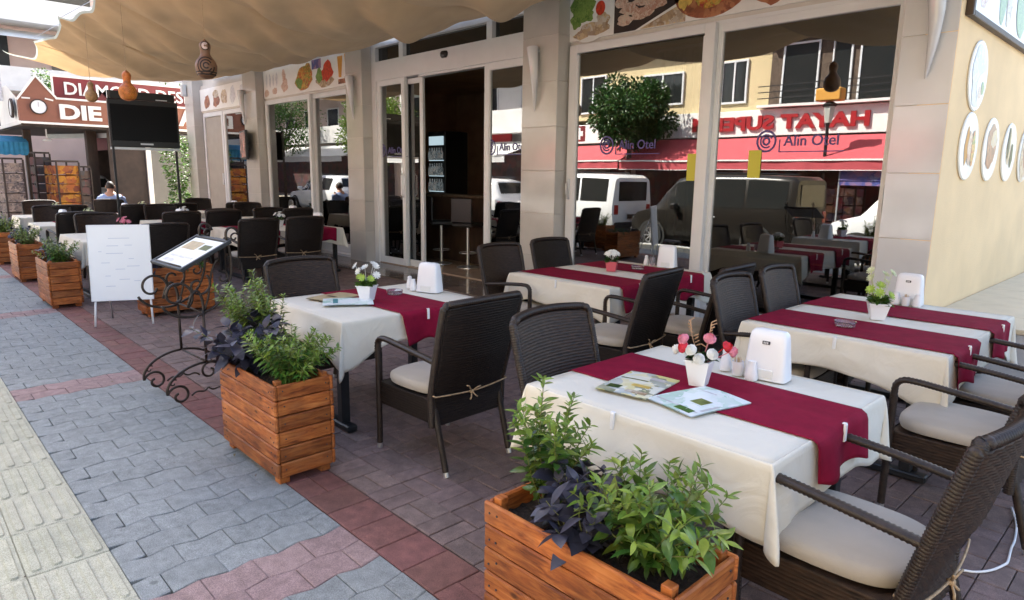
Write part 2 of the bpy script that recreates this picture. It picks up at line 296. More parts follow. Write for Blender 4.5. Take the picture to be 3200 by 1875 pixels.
M['lamp_glass'] = mat('lamp_glass', (.55, .55, .50), .2)
M['curtain'] = mat('curtain', (.42, .40, .35), .9, .1, 5)

# ---------------------------------------------------------------- mesh builder
class MB:
    def __init__(s): s.v = []; s.f = []
    def mark(s): return len(s.v)
    def xf(s, k, mx):
        for i in range(k, len(s.v)): s.v[i] = tuple(mx @ Vector(s.v[i]))
        return s
    def add(s, vs_, fs_):
        k = len(s.v); s.v += [tuple(p) for p in vs_]; s.f += [tuple(i+k for i in f) for f in fs_]; return s
    def box(s, x0, x1, y0, y1, z0, z1, ch=0):
        if not ch:
            return s.add([(x0, y0, z0), (x1, y0, z0), (x1, y1, z0), (x0, y1, z0), (x0, y0, z1), (x1, y0, z1), (x1, y1, z1), (x0, y1, z1)],
                         [(0, 3, 2, 1), (4, 5, 6, 7), (0, 1, 5, 4), (1, 2, 6, 5), (2, 3, 7, 6), (3, 0, 4, 7)])
        c = ch; P = []; idx = {}
        for ix, x in ((0, x0), (1, x1)):
            for iy, y in ((0, y0), (1, y1)):
                for iz, z in ((0, z0), (1, z1)):
                    sx, sy, sz = (c if not ix else -c), (c if not iy else -c), (c if not iz else -c)
                    for a in range(3):
                        idx[ix, iy, iz, a] = len(P)
                        P.append((x+(0 if a == 0 else sx), y+(0 if a == 1 else sy), z+(0 if a == 2 else sz)))
        F = []
        g = lambda a, b, c_, d: idx[a, b, c_, d]
        F.append((g(0, 0, 0, 0), g(0, 0, 1, 0), g(0, 1, 1, 0), g(0, 1, 0, 0))); F.append((g(1, 0, 0, 0), g(1, 1, 0, 0), g(1, 1, 1, 0), g(1, 0, 1, 0)))
        F.append((g(0, 0, 0, 1), g(1, 0, 0, 1), g(1, 0, 1, 1), g(0, 0, 1, 1))); F.append((g(0, 1, 0, 1), g(0, 1, 1, 1), g(1, 1, 1, 1), g(1, 1, 0, 1)))
        F.append((g(0, 0, 0, 2), g(0, 1, 0, 2), g(1, 1, 0, 2), g(1, 0, 0, 2))); F.append((g(0, 0, 1, 2), g(1, 0, 1, 2), g(1, 1, 1, 2), g(0, 1, 1, 2)))
        for iy in (0, 1):
            for iz in (0, 1): F.append((g(0, iy, iz, 1), g(1, iy, iz, 1), g(1, iy, iz, 2), g(0, iy, iz, 2)))
        for ix in (0, 1):
            for iz in (0, 1): F.append((g(ix, 0, iz, 0), g(ix, 1, iz, 0), g(ix, 1, iz, 2), g(ix, 0, iz, 2)))
            for iy in (0, 1): F.append((g(ix, iy, 0, 0), g(ix, iy, 1, 0), g(ix, iy, 1, 1), g(ix, iy, 0, 1)))
            for iy in (0, 1):
                for iz in (0, 1): F.append((g(ix, iy, iz, 0), g(ix, iy, iz, 1), g(ix, iy, iz, 2)))
        return s.add(P, F)
    def tube(s, pts, r, n=8, cap=True, flat=1.0):
        pts = [Vector(p) for p in pts]; k = len(pts); R = r if isinstance(r, (list, tuple)) else [r]*k
        P = []; ref = None
        for i, p in enumerate(pts):
            t = (pts[min(i+1, k-1)]-pts[max(i-1, 0)])
            t = t.normalized() if t.length > 1e-9 else Vector((0, 0, 1))
            if ref is None: ref = Vector((0, 0, 1)) if abs(t.z) < .9 else Vector((1, 0, 0))
            u = (ref-t*ref.dot(t)).normalized(); w = t.cross(u); ref = u
            for j in range(n):
                a = 2*pi*j/n; P.append(p+u*cos(a)*R[i]*flat+w*sin(a)*R[i])
        F = [(i*n+j, i*n+(j+1) % n, (i+1)*n+(j+1) % n, (i+1)*n+j) for i in range(k-1) for j in range(n)]
        if cap: F.append(tuple(range(n-1, -1, -1))); F.append(tuple((k-1)*n+j for j in range(n)))
        return s.add(P, F)
    def lathe(s, prof, n=16, c=(0, 0, 0), sx=1, sy=1, cap=True):
        P = [(c[0]+r*cos(2*pi*j/n)*sx, c[1]+r*sin(2*pi*j/n)*sy, c[2]+z) for r, z in prof for j in range(n)]
        k = len(prof); F = [(i*n+j, i*n+(j+1) % n, (i+1)*n+(j+1) % n, (i+1)*n+j) for i in range(k-1) for j in range(n)]
        if cap: F.append(tuple(range(n-1, -1, -1))); F.append(tuple((k-1)*n+j for j in range(n)))
        return s.add(P, F)
    def prism(s, out, z0, z1, top=True):
        n = len(out); P = [(x, y, z0) for x, y in out]+[(x, y, z1) for x, y in out]
        F = [(i, (i+1) % n, n+(i+1) % n, n+i) for i in range(n)]
        F.append(tuple(range(n-1, -1, -1))); F.append(tuple(range(n, 2*n)))
        return s.add(P, F)
    def grid(s, fn, nu, nv, cu=False, cv=False):
        P = [fn(i/(nu if cu else nu-1), j/(nv if cv else nv-1)) for i in range(nu) for j in range(nv)]
        F = []
        for i in range(nu if cu else nu-1):
            for j in range(nv if cv else nv-1):
                a, b = i, (i+1) % nu; c, d = j, (j+1) % nv
                F.append((a*nv+c, b*nv+c, b*nv+d, a*nv+d))
        return s.add(P, F)
    def quad(s, a, b, c, d): return s.add([a, b, c, d], [(0, 1, 2, 3)])
    def mesh(s, name, mt=None, smooth=False, sharp=None):
        me = bpy.data.meshes.new(name); me.from_pydata(s.v, [], s.f); me.update()
        if mt is not None: me.materials.append(M[mt] if isinstance(mt, str) else mt)
        if smooth:
            me.polygons.foreach_set('use_smooth', [True]*len(me.polygons))
            if sharp: me.set_sharp_from_angle(angle=rad(sharp))
        return me

def put(name, me, parent=None, loc=(0, 0, 0), rot=(0, 0, 0), scl=None):
    o = bpy.data.objects.new(name, me); C.objects.link(o); o.location = loc; o.rotation_euler = rot
    if scl is not None: o.scale = scl
    if parent is not None: o.parent = parent
    return o
def obj(name, mb, mt, parent=None, smooth=False, sharp=None, loc=(0, 0, 0), rot=(0, 0, 0)):
    return put(name, mb.mesh(name, mt, smooth, sharp), parent, loc, rot)
def tag(o, label=None, cat=None, group=None, kind=None):
    if label: o['label'] = label
    if cat: o['category'] = cat
    if group: o['group'] = group
    if kind: o['kind'] = kind
    return o
def thing(name, label, cat, loc=(0, 0, 0), rz=0, group=None):
    o = bpy.data.objects.new(name, None); C.objects.link(o); o.location = loc; o.rotation_euler = (0, 0, rz); o.empty_display_size = .1
    return tag(o, label, cat, group)
def kids(o): return [c for c in bpy.data.objects if c.parent == o]
KID = {}
def dup(root, loc, rz, label, group=None, tree=None):
    """Copy a thing with copies of its parts and sub-parts (shared mesh data)."""
    r = root.copy(); C.objects.link(r); r.location = loc; r.rotation_euler = (0, 0, rz); r['label'] = label
    if group: r['group'] = group
    for ch, gs in tree:
        c = ch.copy(); C.objects.link(c); c.parent = r
        for g in gs:
            d = g.copy(); C.objects.link(d); d.parent = c
    return r
def tree_of(o): return [(c, kids(c)) for c in kids(o)]
def struct(o): o['kind'] = 'structure'; return o
def T(x, y, z): return Matrix.Translation((x, y, z))
def RZ(a): return Matrix.Rotation(a, 4, 'Z')
def RX(a): return Matrix.Rotation(a, 4, 'X')
def RY(a): return Matrix.Rotation(a, 4, 'Y')
def text_mesh(txt, size, ext, name, mt, bold=0):
    cu = bpy.data.curves.new(name, 'FONT'); cu.body = txt; cu.size = size; cu.extrude = ext; cu.offset = bold; cu.align_x = 'LEFT'; cu.resolution_u = 3
    o = bpy.data.objects.new(name, cu); C.objects.link(o)
    dg = bpy.context.evaluated_depsgraph_get(); me = bpy.data.meshes.new_from_object(o.evaluated_get(dg)); me.name = name
    bpy.data.objects.remove(o); bpy.data.curves.remove(cu)
    me.materials.clear(); me.materials.append(M[mt]); return me
def fit_text(me, width, height):
    xs = [v.co.x for v in me.vertices]; ys = [v.co.y for v in me.vertices]
    x0, y0 = min(xs), min(ys); sx = width/(max(xs)-x0); sy = height/(max(ys)-y0)
    for v in me.vertices: v.co.x = (v.co.x-x0)*sx; v.co.y = (v.co.y-y0)*sy
    return me
# ================================================================= GROUND AND PAVING
rg = random.Random(3)
g = MB(); g.quad((-90, -60, -.16), (60, -60, -.16), (60, 60, -.16), (-90, 60, -.16)); struct(obj('ground', g, 'mortar'))
g = MB(); g.quad((-90, -7.6, -.13), (60, -7.6, -.13), (60, -.62, -.13), (-90, -.62, -.13)); struct(obj('road', g, 'asphalt'))
g = MB()
for i in range(14): x = -44+i*4.; g.quad((x, -4.16, -.126), (x+2, -4.16, -.126), (x+2, -4.04, -.126), (x, -4.04, -.126))
struct(obj('road_marking', g, 'white_paint'))
g = MB(); g.box(-60, 20, -.47, 6.9, -.12, -.022); struct(obj('pavement_bed', g, 'mortar'))
g = MB(); g.box(-60, 20, -14, -7.6, -.12, .0); struct(obj('far_pavement', g, 'grey_paver'))
kerb = struct(bpy.data.objects.new('kerb', None)); C.objects.link(kerb)
km = MB().box(0, .785, -.60, -.475, -.15, .005, .012).mesh('kerb_stone', 'kerb')
for i in range(60): put('kerb_stone', km, kerb, (-34+i*.8, 0, rg.uniform(-.004, .003)))

def chamfer_slab(out, h=.03, ch=.006, dz=.004):
    """Paver: outline top face chamfered to the sides (open underneath)."""
    n = len(out); cx = sum(p[0] for p in out)/n; cy = sum(p[1] for p in out)/n
    mb = MB(); P = [(x, y, -h) for x, y in out]+[(x, y, -dz) for x, y in out]
    for x, y in out:
        d = sqrt((x-cx)**2+(y-cy)**2) or 1; k = 1-ch*1.3/d; P.append((cx+(x-cx)*k, cy+(y-cy)*k, 0))
    F = [(i, (i+1) % n, n+(i+1) % n, n+i) for i in range(n)]+[(n+i, n+(i+1) % n, 2*n+(i+1) % n, 2*n+i) for i in range(n)]
    F.append(tuple(range(2*n, 3*n))); return mb.add(P, F)

def lay(root, name, pieces, limit, stuff_mats):
    """pieces: (template MB, mesh, x, y, rot, z, tiltx, tilty, mat). The nearest ones become objects, the rest one mesh per material."""
    pieces.sort(key=lambda p: (p[2]+1.2)**2+(p[3]-.6)**2)
    for mb, me, x, y, r, z, tx, ty, mt in pieces[:limit]: put(name, me, root, (x, y, z), (tx, ty, r))
    rest = {}
    for mb, me, x, y, r, z, tx, ty, mt in pieces[limit:]:
        b = rest.setdefault(mt, MB()); mx = T(x, y, z) @ Euler((tx, ty, r)).to_matrix().to_4x4()
        k = len(b.v); b.v += [tuple(mx @ Vector(p)) for p in mb.v]; b.f += [tuple(i+k for i in f) for f in mb.f]
    for mt, b in rest.items(): tag(obj(name+'_field', b, mt, root), kind='stuff')

# grey interlocking pavers, with pink cross bands every 20 rows
PX, PY = .1715, .215
def paver_outline(ph):
    a = .012; ys = [0, .035, .072, .1075, .1425, .18, .215]
    def w(y): return a*(1 if ((y+ph) % PY) < PY/2 else -1)
    def ww(y):  # trapezoid wave, period PY
        t = ((y+ph) % PY)/PY
        return a*max(-1, min(1, 4.2*(.25-abs(t-.5))))*1.0
    e = .0014; L = [(e+ww(y), min(max(y, e), PY-e)) for y in ys]; R = [(PX-e+ww(y), min(max(y, e), PY-e)) for y in ys]
    return L[::-1]+R
def make_pav(mt):
    r = []
    for ph in (0, PY/2):
        o = paver_outline(ph); mb = chamfer_slab(o, .028, .004, .0028); r.append((mb, mb.mesh('paver', mt)))
    return r
pg, pp = make_pav('grey_paver'), make_pav('pink_paver')
root = struct(bpy.data.objects.new('grey_paving', None)); C.objects.link(root)
grey, pink = [], []
for k in range(-142, 22):
    x = -2.652+k*PX; band = k % 20 in (0, 1)
    for j in range(-1, 5):
        y = .578+j*PY+(PY/2 if k % 2 else 0)
        if y < .57 or y+PY > 1.475:
            continue
        (pink if band else grey).append((*((pp if band else pg)[k % 2]), x, y, 0, rg.uniform(-.0025, .0015), rg.gauss(0, .004), rg.gauss(0, .004), 'pink_paver' if band else 'grey_paver'))
halfm = {}
for mt in ('grey_paver', 'pink_paver'):
    r_ = []
    for ph in (0, PY/2):
        o = paver_outline(ph); o = [(x, min(y, PY/2-.002)) for x, y in o]; o = [p for i, p in enumerate(o) if p != o[i-1]]
        mb = chamfer_slab(o, .028, .005, .004); r_.append((mb, mb.mesh('paver', mt)))
    halfm[mt] = r_
for k in range(-142, 22):
    band = k % 20 in (0, 1); mt = 'pink_paver' if band else 'grey_paver'
    if k % 2:
        for y in (.578, 1.3305): (pink if band else grey).append((*halfm[mt][1], -2.652+k*PX, y, 0, rg.uniform(-.0025, .0015), rg.gauss(0, .004), rg.gauss(0, .004), mt))
lay(root, 'paver', grey, 300, None)
root = struct(bpy.data.objects.new('pink_cross_band', None)); C.objects.link(root)
lay(root, 'paver', pink, 120, None)

# cream tactile strip: tiles with four raised bars
tb = MB(); o = [(.001, .001), (.429, .001), (.429, .299), (.001, .299)]
tb = chamfer_slab(o, .028, .004, .003)
for i in range(4):
    y = .0375+i*.075; b0, b1 = .016, .414; w = .021
    out = [(b0+w*.7*(1-cos(a)), y+w*sin(a)) for a in (-1.57, -.8, 0)][:0]
    P = []
    for a in (pi/2, pi*.75, pi, pi*1.25, pi*1.5): P.append((b0+w+w*cos(a), y+w*sin(a)))
    for a in (-pi/2, -pi/4, 0, pi/4, pi/2): P.append((b1-w+w*cos(a), y+w*sin(a)))
    n = len(P); kx = .70
    V3 = [(x, yy, .0003) for x, yy in P]+[((b0+b1)/2+((x-(b0+b1)/2)*.985), y+(yy-y)*kx, .0085) for x, yy in P]
    tb.add(V3, [(q, (q+1) % n, n+(q+1) % n, n+q) for q in range(n)]+[tuple(range(n, 2*n))])
tm = tb.mesh('tactile_tile', 'tactile')
root = struct(bpy.data.objects.new('tactile_paving', None)); C.objects.link(root)
pc = [(tb, tm, -3.148-.43*k, y, 0, rg.uniform(-.003, .001), rg.gauss(0, .004), rg.gauss(0, .003), 'tactile') for k in range(-9, 54) for y in (.278, -.022, -.322)]
lay(root, 'tactile_tile', pc, 250, None)
g = MB()
for yy in (.5785,): g.box(-27, 1.2, yy, yy+.004, -.03, -.004)
# red border course
def rect(w, d, mt):
    mb = chamfer_slab([(.002, .002), (w-.002, .002), (w-.002, d-.002), (.002, d-.002)], .028, .0045, .004); return mb, mb.mesh('brick', mt)
bq = rect(.215, .248, 'red_brick'); bh = rect(.215, .124, 'red_brick')
root = struct(bpy.data.objects.new('red_border_course', None)); C.objects.link(root); pc = []
for k in range(-110, 16):
    x = -2.37+k*.215
    if rg.random() < .35:
        for yy in (1.441, 1.565): pc.append((*bh, x, yy, 0, rg.uniform(-.002, .001), rg.gauss(0, .005), rg.gauss(0, .005), 'red_brick'))
    else: pc.append((*bq, x, 1.441, 0, rg.uniform(-.002, .001), rg.gauss(0, .005), rg.gauss(0, .005), 'red_brick'))
lay(root, 'brick', pc, 140, None)
# terrace: bricks laid two and two
bt = rect(.215, .1075, 'terrace_brick')
root = struct(bpy.data.objects.new('terrace_paving', None)); C.objects.link(root); pc = []
for i in range(-108, 24):
    for j in range(0, 24):
        x, y = -2.845+.215*i, 1.692+.215*j
        if y > 6.72: continue
        for q in (0, 1):
            z = rg.uniform(-.003, .001); a, b = rg.gauss(0, .005), rg.gauss(0, .005)
            if (i+j) % 2: pc.append((*bt, x, y+q*.1075, 0, z, a, b, 'terrace_brick'))
            else: pc.append((*bt, x+.1075+q*.1075, y, pi/2, z, a, b, 'terrace_brick'))
lay(root, 'brick', pc, 300, None)
et = struct(bpy.data.objects.new('entrance_paving', None)); C.objects.link(et)
em = MB().box(.002, .447, .002, .447, -.02, .0, .003).mesh('tile', 'entrance_tile')
for i in range(14):
    for j in range(2): put('tile', em, et, (-12.6+i*.45, 5.88+j*.45, .014))
g = MB(); g.box(-60, -21.2, -.47, 6.9, -.022, -.004); g.box(-60, -20.7, 6.9, 40, -.12, -.004); struct(obj('side_street', g, 'slab_stone'))
# raised stone landing beside the yellow wall
g = MB(); g.box(-1.655, 5.5, 6.62, 20, -.1, .44); ld = struct(obj('stone_landing', g, 'slab_shaded_side'))
sm = MB().box(0, .745, 0, .595, 0, .04, .004).mesh('slab', 'slab_stone')
for i in range(9):
    for j in range(9): put('slab', sm, ld, (-1.652+i*.75, 6.60+j*.6, .44))

# ================================================================= RESTAURANT BUILDING
YW, YP = 6.8, 6.58          # window plane, pillar fronts
bld = thing('restaurant_building', 'cream restaurant building with tiled pillars, white framed shop windows and open sliding door', 'building')
w = MB()
w.box(-20.15, -1.66, 6.86, 7.06, 3.9, 12.3)            # upper wall
w.box(-20.15, -19.2, 6.9, 7.06, 0, 3.9)
w.box(-20.15, -1.68, 15.8, 16, 0, 12.3); w.box(-20.15, -19.95, 7.06, 15.8, 0, 12.3); w.box(-20.15, -1.905, 7.06, 15.8, 12.1, 12.25)
obj('wall', w, 'wall_cream', bld)
w = MB(); w.box(-1.90, -1.66, YP+.004, 16, 0, 12.3); obj('side_wall', w, 'wall_yellow', bld)
w = MB(); w.box(-20.1, -1.9, 7.1, 15.8, 3.95, 4.05); obj('ceiling', w, 'interior', bld)
w = MB(); w.box(-20.1, -1.9, 6.8, 15.8, -.05, .03); obj('floor', w, 'interior_floor', bld)
w = MB(); w.box(-20.1, -1.92, 13, 13.1, .03, 3.95); w.box(-16.2, -16.1, 7.1, 13, .03, 3.95); w.box(-1.99, -1.91, 7.1, 13, .03, 3.95); obj('inner_wall', w, 'interior', bld)
# pillars faced with glossy tiles
def pillar(x0, x1, mt, deep=.30, side=True):
    p = MB(); p.box(x0+.012, x1-(.012 if side else .24), YP+.012, YP+deep+.05, 0, 4.6); po = obj('pillar', p, 'wall_cream', bld)
    n = 8
    for i in range(n):
        z0 = i*.573; z1 = min(z0+.569, 4.58)
        put('tile', MB().box(x0, x1, YP, YP+.011, z0+.002, z1, .002).mesh('tile', mt), po)
        if side: put('tile', MB().box(x1-.011, x1, YP+.0125, YP+deep, z0+.002, z1, .002).mesh('tile', mt), po)
    return po
pillar(-20.12, -19.48, 'pillar_tile'); pillar(-16.12, -15.40, 'pillar_tile'); pillar(-11.42, -10.86, 'pillar_tile'); pillar(-6.74, -6.10, 'pillar_tile')
pillar(-2.08, -1.664, 'pillar_tile_pale', side=False)
# beams over the windows
for bx_ in ((-19.48, -16.12, 6.80, 7.0, 3.2, 3.9), (-15.4, -11.42, 6.80, 7.0, 3.24, 3.9), (-6.1, -2.08, 6.83, 7.0, 3.32, 4.4)): obj('beam', MB().box(*bx_), 'wall_cream', bld)

FR = .055
def frame_rect(mb, x0, x1, z0, z1, y0, y1, t=FR, tb=None, tt=None):
    tb = tb or t; tt = tt or t
    mb.box(x0, x0+t, y0, y1, z0, z1, .004); mb.box(x1-t, x1, y0, y1, z0, z1, .004)
    mb.box(x0+t, x1-t, y0+.001, y1-.001, z0, z0+tb, .004); mb.box(x0+t, x1-t, y0+.001, y1-.001, z1-tt, z1, .004)
def window(x0, x1, z0, z1, yf, t=.06, pane='glass', tb=None, tt=None, depth=.07):
    m = MB(); frame_rect(m, x0, x1, z0, z1, yf, yf+depth, t, tb, tt)
    m.box(x1-t-.018, x1-t, yf+.012, yf+depth-.01, z0+t, z1-t); m.box(x0+t, x0+t+.018, yf+.012, yf+depth-.01, z0+t, z1-t)
    wo = obj('window', m, 'frame_white', bld)
    q = MB(); q.box(x0+t-.005, x1-t+.005, yf+depth*.5, yf+depth*.5+.006, z0+t-.005, z1-t+.005); obj('pane', q, pane, wo)
    return wo
# big window, two sliding leaves on slightly different planes
f = MB(); frame_rect(f, -6.10, -2.08, .02, 3.33, 6.83, 6.93, .05); obj('window_frame', f, 'frame_white', bld)
wl = window(-6.06, -3.98, .06, 3.30, 6.76, .125, tb=.16, tt=.10); wr = window(-4.03, -2.10, .06, 3.30, 6.835, .085, tb=.14, tt=.10)
h = MB(); h.box(-6.03, -5.99, 6.735, 6.76, 1.35, 1.62, .008); h.tube([(-6.01, 6.735, 1.39), (-6.01, 6.705, 1.42), (-6.01, 6.705, 1.55), (-6.01, 6.735, 1.58)], .008, 6); obj('handle', h, 'alu', wl, True, 40)
h = MB(); h.box(-2.16, -2.125, 6.81, 6.835, 1.35, 1.62, .008); obj('handle', h, 'alu', wr)
# window with the fruit banner
f = MB(); frame_rect(f, -15.40, -11.42, .05, 3.28, 6.83, 6.93, .06); f.box(-15.40, -11.42, 6.70, 6.83, .0, .06); obj('window_frame', f, 'frame_white', bld)
window(-15.36, -13.20, .10, 3.24, 6.76, .09, tb=.14); window(-13.26, -11.46, .10, 3.24, 6.835, .09, tb=.14)
# far window with beige side door
f = MB(); frame_rect(f, -19.48, -16.12, .02, 3.22, 6.83, 6.93, .06); obj('window_frame', f, 'frame_white', bld)
window(-18.02, -16.16, .06, 3.18, 6.80, .09, tb=.14)
d = MB(); frame_rect(d, -19.44, -18.06, .05, 3.18, 6.80, 6.88, .10); do = obj('door', d, 'frame_white', bld)
p = MB(); p.box(-19.33, -18.17, 6.83, 6.86, .16, 3.07); obj('door_leaf', p, 'door_beige', do)
h = MB(); h.box(-18.28, -18.22, 6.79, 6.83, 1.3, 1.6, .008); obj('handle', h, 'alu', do)
# automatic sliding door: transom lights, header, fixed sides, open leaf
f = MB(); f.box(-10.86, -10.72, 6.78, 6.94, 0, 3.93, .004); f.box(-6.86, -6.74, 6.78, 6.94, 0, 3.93, .004)
f.box(-10.72, -6.86, 6.77, 6.95, 3.27, 3.60, .004); f.box(-10.72, -6.86, 6.781, 6.94, 3.84, 3.93, .004)
f.box(-9.98, -9.86, 6.785, 6.94, 3.60, 3.84); f.box(-7.72, -7.60, 6.785, 6.94, 3.60, 3.84); f.box(-9.44, -7.78, 6.80, 6.93, 3.235, 3.27)
do = obj('sliding_door', f, 'frame_white', bld)
for x0, x1 in ((-10.72, -9.98), (-9.86, -7.72), (-7.60, -6.86)): obj('pane', MB().box(x0, x1, 6.86, 6.866, 3.60, 3.84), 'glass_dark', do)
window(-10.72, -9.86, .02, 3.27, 6.80, .09, tb=.12); window(-10.0, -9.44, .02, 3.25, 6.88, .085, tb=.12, depth=.05); window(-7.78, -6.86, .02, 3.27, 6.80, .10, tb=.12)
h = MB(); h.tube([(-9.90, 6.79, 1.25), (-9.90, 6.745, 1.29), (-9.90, 6.745, 1.62), (-9.90, 6.79, 1.66)], .014, 8); obj('handle', h, 'white_plastic', do, True)
s = MB(); s.lathe([(.055, 0), (.085, .03), (.09, .07), (.07, .10)], 12, (0, 0, 0)); s.xf(0, T(-8.70, 6.765, 3.45) @ Matrix.Diagonal((1, .55, 1, 1))); tag(obj('door_sensor', s, 'black_plastic', None, True, 40), 'small black motion sensor on the white header above the open sliding door', 'sensor')

# ---------------------------------------------------------------- food banners (flat prints)
def disc(mb, x, z, rx, rz, y, n=20, a0=0):
    mb.add([(x+rx*cos(2*pi*i/n+a0), y, z+rz*sin(2*pi*i/n+a0)) for i in range(n)], [tuple(range(n-1, -1, -1))]); return mb
def poly(mb, pts, y): mb.add([(x, y, z) for x, z in pts], [tuple(range(len(pts)))]); return mb
def blob(mb, x, z, rx, rz, y, seed, n=18, amp=.16):
    r_ = random.Random(seed); ph = [r_.uniform(0, 6.28) for _ in range(4)]
    mb.add([(x+rx*cos(t)*(1+amp*sin(3*t+ph[0])+amp*.6*sin(5*t+ph[1])), y, z+rz*sin(t)*(1+amp*sin(2*t+ph[2])+amp*.6*sin(6*t+ph[3]))) for t in [-2*pi*i/n for i in range(n)]], [tuple(range(n))]); return mb
bn = thing('food_banner', 'large white banner of grilled fish, shrimps and meat photos above the big window', 'banner')
obj('panel', MB().box(-6.10, -2.10, 6.795, 6.828, 3.36, 4.35, .003), 'white_paint', bn)
yb = 6.792
_lv = [0]
def pic(name, fn, mt, k=0):
    m = MB(); fn(m, 0.); vs0, fs0 = m.v, m.f
    for f in fs0:
        _lv[0] += 1; q = MB(); q.add([(vs0[i][0], yb-.0012*k-.00012*(_lv[0] % 9), vs0[i][2]) for i in f], [tuple(range(len(f)))]); obj(name, q, mt, bn)
pic('picture_plate', lambda m, y: disc(m, -5.78, 3.68, .40, .36, y, 28), 'plate_white')
pic('picture_salad', lambda m, y: (blob(m, -5.90, 3.74, .20, .16, y, 1), blob(m, -5.98, 3.60, .10, .10, y, 2), blob(m, -5.80, 3.64, .10, .07, y, 6)), 'food_green')
pic('picture_fish', lambda m, y: (blob(m, -5.70, 3.47, .24, .085, y, 3, amp=.1), blob(m, -5.56, 3.56, .10, .10, y, 4), blob(m, -5.90, 3.42, .12, .05, y, 5)), 'food_fish')
pic('picture_tomato', lambda m, y: disc(m, -5.60, 3.70, .075, .085, y), 'food_red')
pic('picture_lemon', lambda m, y: disc(m, -5.48, 3.69, .07, .09, y), 'food_yellow')
pic('picture_tray', lambda m, y: poly(m, [(-5.38, 3.365), (-5.06, 3.365), (-4.38, 3.62), (-4.38, 4.30), (-5.38, 4.30)], y), 'dark_brown')
pic('picture_shrimp', lambda m, y: (blob(m, -5.22, 3.50, .12, .06, y, 7), blob(m, -4.98, 3.54, .16, .07, y, 8), blob(m, -4.80, 3.62, .15, .07, y, 9), blob(m, -5.16, 3.62, .13, .07, y, 10), blob(m, -4.95, 3.69, .16, .06, y, 12), blob(m, -4.62, 3.70, .16, .06, y, 13), blob(m, -5.28, 3.73, .09, .08, y, 11)), 'food_pink')
pic('picture_board', lambda m, y: poly(m, [(-5.0, 3.365), (-4.38, 3.365), (-4.38, 3.585)], y), 'food_fish')
pic('picture_dish', lambda m, y: disc(m, -4.08, 3.66, .46, .30, y, 26), 'food_brown')
pic('picture_meat', lambda m, y: (blob(m, -4.08, 3.62, .26, .14, y, 14), blob(m, -3.88, 3.70, .18, .10, y, 15)), 'food_mix')
pic('picture_chips', lambda m, y: (blob(m, -4.42, 3.60, .06, .12, y, 16), blob(m, -4.33, 3.66, .04, .13, y, 17)), 'food_yellow')
pic('picture_steak', lambda m, y: blob(m, -3.42, 3.52, .17, .13, y, 19), 'food_brown')
pic('picture_corner', lambda m, y: poly(m, [(-2.62, 3.42), (-2.1, 3.42), (-2.1, 4.2), (-2.62, 4.2)], y), 'food_grey')
bn = thing('food_banner', 'white banner of fruit bowls, cocktails and ice cream above the middle window', 'banner')
obj('panel', MB().box(-15.38, -11.44, 6.765, 6.798, 3.29, 3.90, .003), 'white_paint', bn); yb = 6.762
pic('picture_cones', lambda m, y: [blob(m, -15.2+.17*i, 3.66, .05, .13, y, 20+i) for i in range(4)], 'food_grey', 0)
pic('picture_scoops', lambda m, y: (blob(m, -15.22, 3.40, .12, .07, y, 25), blob(m, -14.80, 3.42, .12, .08, y, 26)), 'food_pink', 0)
pic('picture_milkshake', lambda m, y: (blob(m, -14.30, 3.50, .16, .13, y, 27), blob(m, -14.33, 3.68, .08, .15, y, 28)), 'food_pink', 0)
pic('picture_fruit', lambda m, y: (blob(m, -13.42, 3.57, .36, .22, y, 29), blob(m, -13.25, 3.66, .2, .19, y, 30)), 'food_mix', 0)
pic('picture_grapes', lambda m, y: blob(m, -13.62, 3.48, .14, .12, y, 31), 'food_green', 1)
pic('picture_cup', lambda m, y: poly(m, [(-13.05, 3.70), (-12.66, 3.70), (-12.66, 3.88), (-13.05, 3.88)], y), 'blue_sheet', 1)
pic('picture_bowl', lambda m, y: blob(m, -12.52, 3.48, .34, .15, y, 33), 'food_fish', 0)
pic('picture_berries', lambda m, y: (blob(m, -12.42, 3.62, .22, .17, y, 34), disc(m, -12.6, 3.55, .1, .1, y)), 'food_red', 1)
pic('picture_melon', lambda m, y: blob(m, -12.75, 3.56, .13, .13, y, 35), 'food_green', 1)
pic('picture_juice', lambda m, y: (poly(m, [(-11.98, 3.45), (-11.88, 3.45), (-11.82, 3.84), (-12.02, 3.84)], y), poly(m, [(-11.72, 3.6), (-11.62, 3.6), (-11.56, 3.86), (-11.76, 3.86)], y)), 'lamp_orange', 0)
pic('picture_candy', lambda m, y: poly(m, [(-12.0, 3.33), (-11.62, 3.33), (-11.62, 3.42), (-12.0, 3.42)], y), 'food_brown', 1)
bn = thing('food_banner', 'small white banner of ice cream dishes and glassware above the beige side door', 'banner')
obj('panel', MB().box(-19.46, -16.14, 6.765, 6.798, 3.24, 3.80, .003), 'white_paint', bn); yb = 6.762
pic('picture_dessert', lambda m, y: (blob(m, -18.95, 3.46, .2, .17, y, 40), blob(m, -18.30, 3.46, .22, .18, y, 41)), 'food_brown', 0)
pic('picture_cream', lambda m, y: (disc(m, -18.32, 3.62, .2, .1, y), blob(m, -17.75, 3.52, .2, .2, y, 42)), 'food_fish', 1)
pic('picture_glassware', lambda m, y: (blob(m, -17.2, 3.52, .17, .2, y, 44), blob(m, -16.6, 3.54, .17, .2, y, 45)), 'food_grey', 0)

